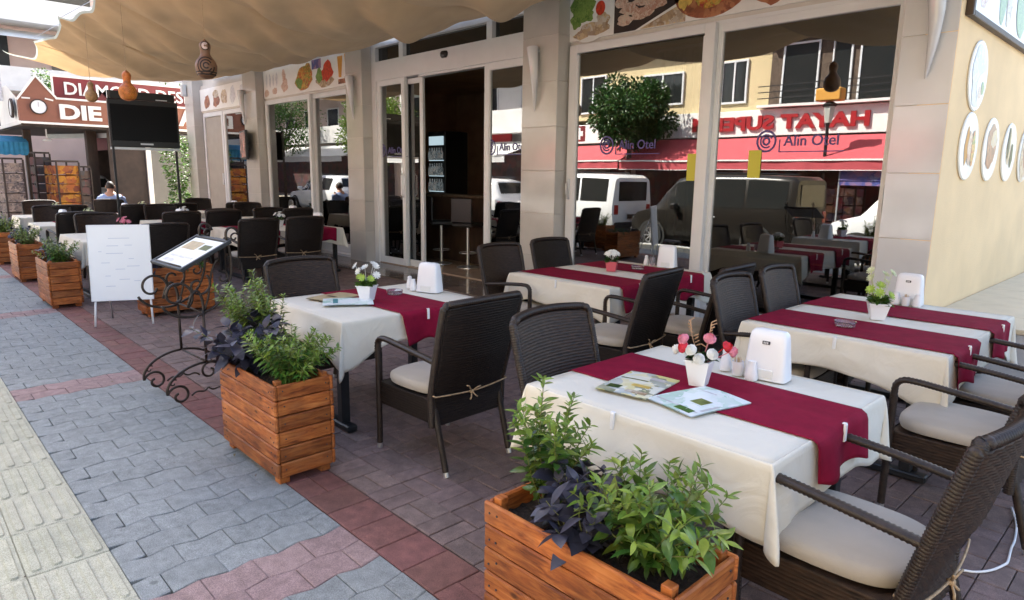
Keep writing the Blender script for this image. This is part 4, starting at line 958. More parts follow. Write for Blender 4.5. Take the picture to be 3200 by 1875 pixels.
# ================================================================= TABLE ITEMS
ZT = .7555
def napkin_holder(x, y, rz, label, z=ZT, mark=True, s=1.0):
    t = thing('napkin_holder', label, 'napkin holder', (x, y, z), rz, 'white plastic napkin holders'); t.scale = (s, s, s)
    prof = [(.098, .062, 0), (.098, .062, .006), (.093, .058, .06), (.088, .050, .13), (.084, .042, .185), (.080, .036, .208), (.070, .026, .221), (.045, .012, .226)]
    m = MB(); N = 32
    for a, b, z_ in prof:
        for i in range(N):
            q = 2*pi*i/N; c, s_ = cos(q), sin(q); m.v.append((a*math.copysign(abs(c)**.35, c), b*math.copysign(abs(s_)**.35, s_), z_))
    m.f = [(i*N+j, i*N+(j+1) % N, (i+1)*N+(j+1) % N, (i+1)*N+j) for i in range(len(prof)-1) for j in range(N)]+[tuple((len(prof)-1)*N+j for j in range(N))]
    obj('casing', m, 'white_plastic', t, True, 40)
    if mark:
        m = MB(); m.box(-.017, .017, -.0485, -.043, .163, .178, .001); m.xf(0, T(0, 0, 0)); e = obj('emblem', m, 'dark_mark', t)
        m = MB(); 
        for q in range(3): m.box(-.011+q*.008, -.007+q*.008, -.0492, -.0482, .166, .175)
        obj('emblem_strokes', m, 'white_plastic', e)
    m = MB(); m.box(-.045, .045, -.064, -.055, .01, .05, .003); obj('napkin_slot', m, 'plate_white', t)
    return t
def shaker(x, y, label, z=ZT, h=.10):
    m = MB(); m.lathe([(.027, 0), (.029, .006), (.027, .03), (.021, .06), (.0165, .078), (.0175, .088), (.014, h-.004), (.004, h)], 16)
    o_ = obj('shaker', m, 'white_plastic', None, True, 60, loc=(x, y, z)); return tag(o_, label, 'shaker', 'white salt and pepper shakers')
def pick_cup(x, y, label, z=ZT):
    t = thing('toothpick_cup', label, 'toothpick cup', (x, y, z)); m = MB(); m.lathe([(.022, 0), (.0245, .004), (.0275, .066), (.0255, .066), (.022, .03)], 16); obj('cup', m, 'white_plastic', t, True, 50)
    r = random.Random(int(x*100)); m = MB()
    for i in range(26): a = r.uniform(0, 6.28); q = r.uniform(0, .014); m.tube([(q*cos(a), q*sin(a), .02), (1.35*q*cos(a), 1.35*q*sin(a), r.uniform(.076, .086))], .0011, 4)
    obj('toothpicks', m, 'wood_pick', t)
def ashtray(x, y, label, z=.7555):
    m = MB(); m.lathe([(.052, 0), (.058, .004), (.064, .034), (.060, .036), (.055, .033), (.048, .010), (.001, .008)], 24, cap=False)
    o_ = obj('ashtray', m, 'glass_ash', None, True, 50, loc=(x, y, z)); return tag(o_, label, 'ashtray', 'clear glass ashtrays')
mg, ng, lg_, bg = nmat('ashtray_glass'); bg.inputs['Transmission Weight'].default_value = .9; bg.inputs['Roughness'].default_value = .06; bg.inputs['Base Color'].default_value = (.86, .86, .90, 1); M['glass_ash'] = mg

LEAF = {}
def leaf_mesh(name, L, Wd, mt, fold=.25, curl=.18, ser=0):
    """one leaf along +x, folded on its midrib and curling down"""
    m = MB(); prof = [0, .55, .92, 1.0, .8, .45, 0]; n = len(prof)
    for i in range(n):
        s = i/(n-1); w = prof[i]*Wd/2*(1+(ser*(1 if i % 2 else -1)*.15)); z = -curl*L*s*s; x = L*s
        m.v += [(x, -w, z+abs(w)*fold), (x, 0, z), (x, w, z+abs(w)*fold)]
    for i in range(n-1):
        a = i*3; m.f += [(a, a+3, a+4, a+1), (a+1, a+4, a+5, a+2)]
    LEAF[name] = m; return m.mesh(name, mt, True)
lm_long = leaf_mesh('leaf', .058, .019, 'leaf_light'); lm_mid = leaf_mesh('leaf', .052, .024, 'leaf_green'); lm_deep = leaf_mesh('leaf_d', .055, .022, 'leaf_deep')
lm_pur = leaf_mesh('leaf_p', .125, .074, 'leaf_purple', .10, .30)
def dirmx(p, d, roll, s=1):
    d = Vector(d).normalized(); q = d.to_track_quat('X', 'Z').to_matrix().to_4x4()
    return T(*p) @ q @ RX(roll) @ Matrix.Scale(s, 4)

def petal_flower(mb, c, d, r, n=8, cup=.3, layers=1):
    """open bloom of n petals facing d"""
    q = Vector(d).normalized().to_track_quat('Z', 'Y').to_matrix().to_4x4()
    for l in range(layers):
        for i in range(n):
            a = 2*pi*(i+.5*l)/n; w = pi/n*1.05; rr = r*(1-.28*l); up = cup+.35*l
            P = [(0, 0, 0), (.55*rr*cos(a-w), .55*rr*sin(a-w), up*rr*.45), (rr*cos(a-w*.4), rr*sin(a-w*.4), up*rr), (rr*cos(a+w*.4), rr*sin(a+w*.4), up*rr), (.55*rr*cos(a+w), .55*rr*sin(a+w), up*rr*.45)]
            k = len(mb.v); mb.v += [tuple(Vector(c)+q.to_3x3() @ Vector(p)) for p in P]; mb.f.append(tuple(range(k, k+5)))
def rose(mb, c, d, r):
    q = Vector(d).normalized().to_track_quat('Z', 'Y').to_matrix().to_4x4(); k0 = len(mb.v)
    mb.lathe([(.30*r, .05*r), (.62*r, .5*r), (.5*r, .95*r), (.1*r, 1.05*r)], 9)
    for l, (n, rr, up) in enumerate(((5, .86, .80), (5, .74, 1.0), (4, .56, 1.18), (3, .38, 1.25))):
        for i in range(n):
            a = 2*pi*i/n+l*.7; w = pi/n*1.25
            k = len(mb.v)
            for s, zz in ((.25, 0), (.92, .32), (1.0, .70), (.70, 1.0)):
                for t in (-1, 0, 1): mb.v.append((rr*r*s*cos(a+t*w*.8), rr*r*s*sin(a+t*w*.8), up*r*zz*(1-.12*t*t)))
            for u in range(3):
                for t in range(2): b = k+u*3+t; mb.f.append((b, b+1, b+4, b+3))
    mb.xf(k0, T(*c) @ q)
def sq_pot(t, a0, a1, h, mt, name='pot'):
    m = MB(); P = []
    for a, z in ((a0, 0), (a1, h), (a1*1.08, h), (a1*1.08, h+.006), (a1*.9, h+.006), (a0*.85, h*.5)):
        for sx, sy in ((-1, -1), (1, -1), (1, 1), (-1, 1)): P.append((sx*a, sy*a, z))
    F = [(i*4+j, i*4+(j+1) % 4, (i+1)*4+(j+1) % 4, (i+1)*4+j) for i in range(5) for j in range(4)]+[(3, 2, 1, 0), (20, 21, 22, 23)]; m.add(P, F); return obj(name, m, mt, t)
def leaves_mb(mb, r, c, n, rad_, up, L, lname='leaf', spread=1.0):
    src = LEAF[lname]
    for i in range(n):
        a = r.uniform(0, 6.28); e = r.uniform(-.2, 1.2)*up; q = r.random()**.5*rad_
        p = (c[0]+q*cos(a)*.6, c[1]+q*sin(a)*.6, c[2]+r.uniform(0, .5)*rad_)
        mx = dirmx(p, (cos(a)*spread, sin(a)*spread, e), r.uniform(-.6, .6), L*r.uniform(.7, 1.25)); k = len(mb.v)
        mb.v += [tuple(mx @ Vector(v)) for v in src.v]; mb.f += [tuple(j+k for j in f) for f in src.f]
def flower_pot(x, y, label, pot_mt, blooms, leafn, leafmt, seed, h=.085, a0=.030, a1=.045, twigs=0, rz=.5, z=ZT, scale=1):
    t = thing('flower_pot', label, 'flower pot', (x, y, z), rz); t.scale = (scale,)*3; r = random.Random(seed); sq_pot(t, a0, a1, h, pot_mt)
    m = MB(); leaves_mb(m, r, (0, 0, h), leafn, .055, 1.0, .8); tag(obj('foliage', m, leafmt, t), kind=None)
    for k, (mt, lst, kind, rr) in enumerate(blooms):
        for (bx, by, bz) in lst:
            m = MB(); d = (bx+r.uniform(-.01, .01), by+r.uniform(-.01, .01)-.03, .05)
            if kind == 'rose': rose(m, (bx, by, h+bz), d, rr)
            else: petal_flower(m, (bx, by, h+bz), d, rr, 9, .25, 2)
            m.tube([(bx*.2, by*.2, h-.01), (bx, by, h+bz)], .0018, 4)
            obj('bloom', m, mt, t)
    for i in range(twigs):
        m = MB(); a = (-.03+.06*i); p0 = (a*.3, .01, h); p1 = (a*1.2-.01, .015, h+.10); p2 = (a*1.4-.012, .02, h+.155); m.tube([p0, p1, p2], .0022, 4)
        for q in range(9):
            s = .35+.65*q/8; c = Vector(p0)*(1-s)+Vector(p2)*s; m.tube([c, c+Vector((r.choice((-1, 1))*r.uniform(.012, .022), r.uniform(-.01, .01), .010))], .0026, 4)
        obj('twig', m, 'twig', t)
    return t
flower_pot(-1.465, 2.545, 'white square pot of pink, red and white roses with dry twigs on the front table', 'white_plastic', [
    ('flower_pink', [(-.055, -.02, .075), (.03, .0, .085), (.10, .035, .04)], 'rose', .030), ('flower_red', [(-.052, -.03, .045), (.085, .02, .06)], 'rose', .028),
    ('flower_white', [(-.02, -.045, .045), (.05, -.03, .035), (-.09, .02, .02), (.01, -.05, .015)], 'rose', .028)], 70, 'leaf_deep', 3, .10, .030, .047, 2, .25, scale=1.1)
flower_pot(-4.11, 2.49, 'white square pot of small white daisies and lime flowers beside the menus', 'white_plastic', [
    ('flower_white', [(-.06, -.02, .12), (-.035, -.03, .09), (.055, .01, .12), (.03, .03, .13), (.07, -.01, .07), (-.01, .0, .11)], 'daisy', .026), ('flower_lime', [(.0, -.05, .055), (.045, -.03, .05), (-.03, -.03, .06)], 'daisy', .024)], 110, 'leaf_green', 5, .085, .030, .046, scale=1.2)
flower_pot(-1.44, 4.70, 'white square pot of lime and pale green flowers on the table by the yellow wall', 'white_plastic', [
    ('flower_lime', [(-.01, -.04, .065), (.05, -.02, .05), (-.05, -.03, .08), (.0, .0, .10)], 'daisy', .028), ('flower_cream', [(-.05, .0, .14), (-.055, -.01, .18), (.02, .01, .16), (.05, .0, .17), (.03, .02, .12)], 'daisy', .026)], 120, 'leaf_green', 8, .085, .032, .05, scale=1.2)
t = flower_pot(-3.95, 5.10, 'pink pot of white flowers standing between the two runners', 'pot_pink', [
    ('flower_white', [(.035*cos(a)*q, .035*sin(a)*q, .075+.02*(1-q)) for a, q in [(i*1.05, 1.25) for i in range(6)]+[(i*1.26+.3, .6) for i in range(5)]], 'daisy', .028)], 90, 'leaf_deep', 9, .075, .036, .045, scale=1.15)
napkin_holder(-1.315, 2.885, .10, 'white napkin holder with dark emblem behind the roses on the front table')
shaker(-1.505, 2.850, 'tall white shaker nearest the roses on the front table', h=.125); pick_cup(-1.425, 2.815, 'white toothpick cup between shakers on the front table'); shaker(-1.345, 2.790, 'squat white shaker in front of the napkin holder on the front table', h=.085)
napkin_holder(-4.13, 3.06, .35, 'plain white napkin holder on the daisy pot table', mark=False)
shaker(-4.34, 3.02, 'white shaker left of the plain napkin holder on the daisy pot table', h=.10); shaker(-4.245, 2.985, 'white shaker touching the plain napkin holder on the daisy pot table', h=.085)
ashtray(-4.18, 2.77, 'clear glass ashtray on the runner beside the daisy pot')
napkin_holder(-1.485, 5.49, .02, 'white napkin holder with dark emblem in front of the tiled corner pillar')
pick_cup(-1.47, 5.385, 'white toothpick cup before the napkin holder by the corner pillar'); shaker(-1.54, 5.40, 'white shaker left of the toothpick cup by the corner pillar', h=.09); shaker(-1.40, 5.40, 'white shaker right of the toothpick cup by the corner pillar', h=.09)
ashtray(-1.49, 4.29, 'clear glass ashtray on the nearer runner by the yellow wall')
napkin_holder(-3.78, 5.79, .30, 'white napkin holder in front of the big window behind the pink pot', mark=False)
shaker(-4.02, 5.77, 'white shaker left of the glass jar behind the pink pot', h=.10)
m = MB(); m.lathe([(.028, 0), (.03, .004), (.030, .09), (.028, .09), (.027, .008)], 16); tag(obj('glass_jar', m, 'glass_ash', None, True, 50, loc=(-3.925, 5.74, ZT)), 'clear glass jar beside the white shaker behind the pink pot', 'jar')
ashtray(-3.86, 5.40, 'clear glass ashtray beside the farther runner near the pink pot')
def menu(name, x, y, rz, w, d, mt, label, z, marks, thick=.004):
    t = thing(name, label, 'menu', (x, y, z), rz)
    m = MB()
    def g(u, v): return (-w/2+w*u, -d/2+d*v, thick+.004*sin(pi*u)*(.5+v*.5)+.002*sin(5*v))
    m.grid(g, 12, 8); k = len(m.v); m.grid(lambda u, v: (g(u, v)[0], g(u, v)[1], g(u, v)[2]-thick), 12, 8)
    obj('cover', m, mt, t, True)
    for (x0, x1, y0, y1, mm) in marks:
        q = MB(); q.grid(lambda u, v: (lambda a, b: (-w/2+w*a, -d/2+d*b, g(a, b)[2]+.0007))(x0+(x1-x0)*u, y0+(y1-y0)*v), 5, 4); obj('print', q, mm, t)
    return t
menu('menu_card', -1.635, 2.335, .16, .24, .34, 'paper_menu2', 'yellowish printed menu lying on the front table, left of the other menu', .7570, [(.05, .6, .62, .66, 'leaf_olive'), (.1, .35, .15, .28, 'leaf_deep'), (.5, .9, .1, .2, 'food_fish'), (.55, .85, .75, .85, 'food_grey'), (.45, .8, .35, .45, 'food_yellow')])
menu('menu_card', -1.345, 2.345, -.22, .25, .34, 'paper_menu', 'white menu with green print lying on the front table near the rose pot', .7572, [(.06, .5, .80, .83, 'food_grey'), (.06, .94, .12, .15, 'food_grey'), (.55, .88, .05, .16, 'leaf_green'), (.90, .96, .2, .5, 'food_grey'), (.5, .75, .35, .55, 'leaf_olive')])
menu('menu_card', -4.36, 2.36, .25, .22, .33, 'paper_tan', 'brown menu lying on the daisy pot table, under the pale one', .7570, [(.3, .7, .4, .5, 'dark_wood')])
menu('menu_card', -4.10, 2.33, -.5, .26, .34, 'paper_menu', 'pale blue menu lying on the daisy pot table before the pot', .7640, [(.1, .5, .7, .75, 'food_grey'), (.2, .8, .2, .3, 'teal')])
# ================================================================= PLANTERS AND PLANTS
PL, PD, PH = .76, .34, .56
long_m = MB().box(-PL/2, PL/2, -.010, .010, 0, .081, .006).mesh('plank', 'wood')
short_m = MB().box(-PD/2+.021, PD/2-.021, -.010, .010, 0, .081, .006).mesh('plank', 'wood')
post_m = MB().box(-.018, .018, -.018, .018, 0, .53, .003).mesh('corner_post', 'wood')
foot_m = MB().box(-.03, .03, -.03, .03, 0, .05, .004).mesh('foot', 'wood')
rim_l = MB().box(-PL/2-.004, PL/2+.004, -.014, .014, 0, .018, .003).mesh('rim', 'wood')
def planter(x, y, rz, label):
    t = thing('wooden_planter', label, 'planter', (x, y, 0), rz, 'orange stained wooden planters along the terrace edge')
    r = random.Random(int(x*77)); zb = .045
    for k in range(6):
        z = zb+k*.0862
        for s in (-1, 1):
            put('plank', long_m, t, (r.uniform(-.002, .002), s*(PD/2-.010), z), (r.gauss(0, .010), 0, 0 if s < 0 else pi))
            put('plank', short_m, t, (s*(PL/2-.012), 0, z), (r.gauss(0, .010), 0, pi/2*s))
    for sx in (-1, 1):
        for sy in (-1, 1):
            put('corner_post', post_m, t, (sx*(PL/2-.045), sy*(PD/2-.040), zb)); put('foot', foot_m, t, (sx*(PL/2-.06), sy*(PD/2-.05), 0))
    m = MB()
    for k in range(6):
        for sy in (-1, 1):
            for px in (-PL/2+.03, -PL/2+.065, PL/2-.065, PL/2-.03):
                q = m.mark(); m.lathe([(.0042, 0), (.0042, .0025), (.001, .003)], 6); m.xf(q, T(px+r.uniform(-.004, .004), sy*(PD/2+.0005), zb+k*.0862+.04+r.uniform(-.012, .012)) @ RX(-sy*pi/2))
        for sx in (-1, 1):
            for py in (-PD/2+.05, PD/2-.05):
                q = m.mark(); m.lathe([(.0042, 0), (.0042, .0025), (.001, .003)], 6); m.xf(q, T(sx*(PL/2-.0018), py+r.uniform(-.004, .004), zb+k*.0862+.04+r.uniform(-.012, .012)) @ RY(sx*pi/2))
    tag(obj('screws', m, 'dark_mark', t), kind='stuff')
    m = MB(); m.grid(lambda u, v: (-PL/2+.025+(PL-.05)*u, -PD/2+.022+(PD-.044)*v, .495+.012*sin(13*u)*cos(9*v+u*4)+.006*sin(50*u+30*v)), 30, 16); obj('soil', m, 'soil', t, True)
    m = MB(); m.box(-PL/2+.02, PL/2-.02, -PD/2+.02, PD/2-.02, .06, .075); obj('bottom_board', m, 'wood', t)
    return t
def shrub(name, label, loc, seed, h, n_stems, spread, lm, per_obj=True, step=.017, lsc=1.0, group=None, leaf_pairs=1, upright=.6, cat='plant', top_lm=None, limit=290, lean=(0, 0), bare=.18):
    """stems fan out from the soil; leaves in turned pairs all along them"""
    r = random.Random(seed); t = thing(name, label, cat, loc, r.uniform(0, 6), group); ls = []; st = MB()
    for i in range(n_stems):
        a = 2*pi*i/n_stems+r.uniform(-.4, .4); q = r.random()**.6*spread; L = h*r.uniform(.6, 1.05)*(1-.35*q/max(spread, .01)*(1-upright)); b = (.03*cos(a)*r.random(), .03*sin(a)*r.random(), 0)
        P = [Vector((b[0]+q*cos(a)*s**1.2+lean[0]*s*s+.012*sin(6*s+i), b[1]+q*sin(a)*s**1.2+lean[1]*s*s+.012*cos(5*s+i), L*(s-.12*q*s*s))) for s in [k/10 for k in range(11)]]
        st.tube(P, [.0034*(1-.6*k/10) for k in range(11)], 5); n = max(3, int(L/step)); ra = r.uniform(0, 6.28)
        for k in range(n):
            s = bare+(1-bare)*(k+.5)/n; f = s*10; j = min(9, int(f)); p = P[j].lerp(P[j+1], f-j); ax = (P[j+1]-P[j]).normalized()
            for w in range(2*leaf_pairs if k < n-1 else 4):
                ang = ra+k*1.4+pi*w*(1 if k < n-1 else .5)+r.uniform(-.3, .3); el = (.25+.75*s)*r.uniform(.4, 1.1)
                u = ax.orthogonal().normalized(); v = ax.cross(u); d = (u*cos(ang)+v*sin(ang))*1.0+ax*el
                mm = top_lm if (top_lm and (s > .72 or r.random() < .25)) else lm
                ls.append((p, d, r.uniform(-.5, .5), lsc*r.uniform(.45, 1.25)*(1 if s < .85 else .75), mm))
    obj('stems', st, 'stem', t)
    r.shuffle(ls); ls.sort(key=lambda q: -(q[0].z)) if per_obj else None
    objs = ls[:limit] if per_obj else []; rest = ls[len(objs):]
    for p, d, ro, s, mm in objs:
        o = put('leaf', mm, t); o.matrix_local = dirmx(p, d, ro, s)
    by = {}
    for p, d, ro, s, mm in rest:
        src = mm; mx = dirmx(p, d, ro, s); b = by.setdefault(mm.name, (MB(), mm))[0]; k = len(b.v)
        b.v += [tuple(mx @ v.co) for v in src.vertices]; b.f += [tuple(i+k for i in f.vertices) for f in src.polygons]
    for nm, (b, mm) in by.items():
        me = b.mesh('foliage', None, True); me.materials.append(mm.materials[0]); o = put('foliage', me, t); tag(o, kind='stuff')
    return t
SZ = .49
lm_deep2 = leaf_mesh('leaf_q', .055, .023, 'leaf_mid', .25, .2)
planter(-1.205, 1.565, 0, 'orange stained wooden planter in the foreground, in front of the rose pot table')
shrub('variegated_shrub', 'tall variegated green shrub at the left end of the foreground planter', (-1.47, 1.60, SZ), 1, .50, 16, .16, lm_deep2, True, .019, 1.1, 'shrubs in the wooden planters', top_lm=lm_long)
shrub('variegated_shrub', 'bushy yellow green shrub at the right end of the foreground planter', (-1.02, 1.57, SZ), 2, .37, 34, .27, lm_deep2, True, .021, 1.2, 'shrubs in the wooden planters', top_lm=lm_long, upright=.3)
shrub('purple_plant', 'dark purple broad leaved plant in the middle of the foreground planter', (-1.23, 1.48, SZ), 3, .23, 11, .16, lm_pur, True, .042, .82, 'purple plants in the wooden planters', upright=.3)
shrub('purple_plant', 'small dark purple plant behind the tall shrub in the foreground planter', (-1.31, 1.60, SZ), 4, .26, 9, .12, lm_pur, True, .04, .72, 'purple plants in the wooden planters')
lm_s = leaf_mesh('leaf_s', .045, .010, 'leaf_green', .2, .3); lm_so = leaf_mesh('leaf_so', .042, .012, 'leaf_olive', .2, .3); lm_ps = leaf_mesh('leaf_ps', .095, .055, 'leaf_purple', .10, .3); lm_sl = leaf_mesh('leaf_sl', .04, .012, 'leaf_light', .2, .3)
planter(-3.60, 1.555, 0, 'orange stained wooden planter with six planks a side, in front of the daisy pot table')
shrub('green_shrub', 'fine leaved bright green shrub at the right end of the second planter', (-3.36, 1.55, SZ), 5, .36, 40, .24, lm_s, True, .010, 1.25, 'shrubs in the wooden planters', top_lm=lm_sl, upright=.4, limit=300)
shrub('purple_plant', 'grey purple broad leaved plant spilling over the left end of the second planter', (-3.80, 1.50, SZ), 6, .38, 22, .32, lm_ps, True, .032, 1.1, 'purple plants in the wooden planters', upright=.3)
shrub('olive_shrub', 'olive green twiggy shrub at the back of the second planter, near the cloth corner', (-3.90, 1.64, SZ), 7, .56, 34, .19, lm_so, True, .012, 1.3, 'shrubs in the wooden planters', top_lm=lm_sl, limit=300, lean=(-.05, .06))
lm_f = leaf_mesh('leaf_f', .05, .016, 'leaf_green', .2, .3); lm_fo = leaf_mesh('leaf_fo', .05, .018, 'leaf_light', .2, .3)
for i, (x, y, rz, lab, a, b) in enumerate(((-9.78, 1.565, 0, 'orange wooden planter left of the whiteboard', 'green bushy shrub in the planter left of the whiteboard', 'dark purple plant in the planter left of the whiteboard'),
                                   (-12.32, 1.60, 0, 'orange wooden planter second from the whiteboard', 'olive green shrub in the planter second from the whiteboard', 'grey purple plant in the planter second from the whiteboard'),
                                   (-14.75, 1.62, 0, 'orange wooden planter farthest along the pavement, cut by the photo edge', 'pale yellow green shrub in the farthest planter', 'dark plant in the farthest planter'),
                                   (-8.36, 2.48, pi/2, 'orange wooden planter standing crosswise behind the whiteboard and menu stand', 'dark green shrub in the crosswise planter', 'low purple plant in the crosswise planter'))):
    planter(x, y, rz, lab); c, s = cos(rz), sin(rz); P = lambda dx, dy: (x+c*dx-s*dy, y+s*dx+c*dy, SZ)
    shrub('green_shrub', a, P(.14, 0), 20+i, .38 if i != 3 else .14, 28, .25, (lm_f, lm_so, lm_fo, lm_deep)[i], False, .014, 1.15, 'shrubs in the wooden planters', top_lm=lm_sl if i != 3 else None, upright=.4)
    shrub('purple_plant', b, P(-.2, 0), 30+i, .30 if i != 3 else .12, 18, .22, lm_ps, False, .035, .9, 'purple plants in the wooden planters', upright=.3)

# ================================================================= MENU STAND (wrought iron)
t = thing('menu_stand', 'wrought iron menu stand with scrolls and a sloping glazed menu tray', 'menu stand', (-5.10, 1.60, 0), .04)
def spiral(c, r0, r1, a0, a1, n=26): return [(c[0]+(r0+(r1-r0)*i/n)*cos(a0+(a1-a0)*i/n), c[1]+(r0+(r1-r0)*i/n)*sin(a0+(a1-a0)*i/n)) for i in range(n+1)]
def bez(p0, p1, p2, p3, n=14): return [tuple((1-s)**3*p0[i]+3*(1-s)**2*s*p1[i]+3*(1-s)*s*s*p2[i]+s**3*p3[i] for i in (0, 1)) for s in [k/n for k in range(n+1)]]
for sx in (-.24, .24):
    X = lambda pts: [(sx, a, b) for a, b in pts]; pr = 'side_scroll'
    m = MB(); R = .0095
    # base arch with a spiral at each foot
    for sg in (-1, 1):
        pts = spiral((sg*.20, .088), .018, .082, (1.2 if sg > 0 else pi-1.2), (1.2-sg*0 if 0 else (1.2 if sg > 0 else pi-1.2)-sg*(2*pi*1.15)), 40)
        m.tube(X(pts), R, 6)
        e = pts[-1]; m.tube(X(bez(e, (sg*.30, .20), (sg*.16, .30), (0, .30))), R, 6)
        m.tube(X(bez((sg*.12, .07), (sg*.06, .13), (sg*.05, .05), (0, .11))), R*.7, 6)
        m.tube(X(spiral((sg*.235, .185), .005, .03, 0, sg*5.5, 16)), R*.6, 5)
    obj('base_scroll', m, 'wrought', t, True)
    m = MB(); m.tube(X([(0, .30), (0, .68)]), R*1.1, 8); obj('stem', m, 'wrought', t, True)
    m = MB()
    m.tube(X(spiral((-.17, .80), .03, .115, -.3, -.3-2*pi*1.1, 40)), R, 6)              # big front scroll
    e = spiral((-.17, .80), .03, .115, -.3, -.3-2*pi*1.1, 40)[-1]
    m.tube(X(bez(e, (-.04, .95), (.02, .75), (0, .66))), R, 6)
    m.tube(X(bez((-.27, .74), (-.22, .64), (-.08, .62), (.02, .66))), R, 6)
    m.tube(X(spiral((-.02, .86), .02, .09, .5, .5+2*pi*1.05, 34)), R*.9, 6)
    m.tube(X(bez((0, .66), (.20, .70), (.26, .95), (.20, 1.16))), R, 6)
    m.tube(X(bez((.20, 1.16), (.17, 1.27), (.27, 1.28), (.29, 1.20))), R, 6)
    m.tube(X(spiral((.255, 1.18), .008, .035, 0, -5.6, 18)), R*.7, 6)
    m.tube(X(bez((0, .66), (.08, .80), (.04, .95), (.13, 1.04))), R*.8, 6)
    m.tube(X(spiral((.15, .90), .01, .05, 2.2, 2.2+5.4, 20)), R*.7, 5)
    obj('side_scroll', m, 'wrought', t, True)
m = MB()
for (a, b) in ((0, .66), (0, .30), (.20, 1.14), (-.13, 1.0)): m.tube([(-.24, a, b), (.24, a, b)], .008, 6)
obj('crossbar', m, 'wrought', t, True)
m = MB(); frame_rect(m, -.30, .30, -.20, .20, -.012, .014, .028); m.box(-.29, .29, .010, .016, -.19, .19); m.xf(0, T(0, .03, 1.07) @ RX(-pi/2+.47))
ty = obj('menu_tray', m, 'black_metal', t)
m = MB(); m.box(-.262, .262, -.004, .006, -.165, .165); m.xf(0, T(0, .03, 1.07) @ RX(-pi/2+.47)); pg_ = obj('menu_page', m, 'paper_tray', ty)
for (x0, x1, z0, z1, mm) in ((-.22, .02, .02, .12, 'paper_tan'), (-.2, .2, -.08, -.06, 'food_grey'), (.06, .2, .04, .1, 'leaf_olive'), (-.2, -.02, -.14, -.11, 'food_grey')):
    m = MB(); m.box(x0, x1, -.0055, -.0045, z0, z1); m.xf(0, T(0, .03, 1.07) @ RX(-pi/2+.47)); obj('print', m, mm, ty)

# ================================================================= WHITEBOARD EASEL
t = thing('whiteboard_easel', 'white flip board on thin metal legs standing before the crosswise planter', 'whiteboard', (-7.98, 1.83, 0), rad(-24)+pi/2)
# local: board spans x, leans towards +y, faces -y
m = MB(); m.box(-.29, .29, -.012, .012, .0, .80, .004); m.xf(0, T(0, .015, .27) @ RX(-.10)); bd = obj('board', m, 'board_white', t)
m = MB(); frame_rect(m, -.297, .297, -.006, .806, -.015, .016, .010); m.xf(0, T(0, .015, .27) @ RX(-.10)); obj('board_frame', m, 'white_plastic', bd)
m = MB(); r = random.Random(4)
for (x, z, w_) in ((-.12, .58, .11), (.05, .585, .07), (-.05, .33, .09), (-.15, .26, .05), (.08, .44, .05), (-.02, .22, .10), (-.2, .52, .03), (-.13, .50, .16), (.06, .36, .12), (-.18, .40, .08), (.12, .20, .06), (-.10, .66, .20), (-.15, .15, .09)): m.box(x, x+w_, -.0135, -.012, z, z+.006)
m.xf(0, T(0, .015, .27) @ RX(-.10)); mk, nk, lk, bk = nmat('faint_marks'); bk.inputs['Base Color'].default_value = (.52, .57, .68, 1); M['faint_marks'] = mk; obj('faint_writing', m, 'faint_marks', bd)
for s in (-1, 1):
    m = MB(); m.tube([(s*.26, .035, .33), (s*.275, -.035, .0)], .011, 8); obj('leg', m, 'white_plastic', t, True)
    m = MB(); m.tube([(s*.16, .10, .85), (s*.2, .42, .0)], .009, 8); obj('leg', m, 'alu', t, True)
m = MB(); m.tube([(-.17, .17, .66), (.17, .17, .66)], .007, 6); obj('brace', m, 'alu', t, True)

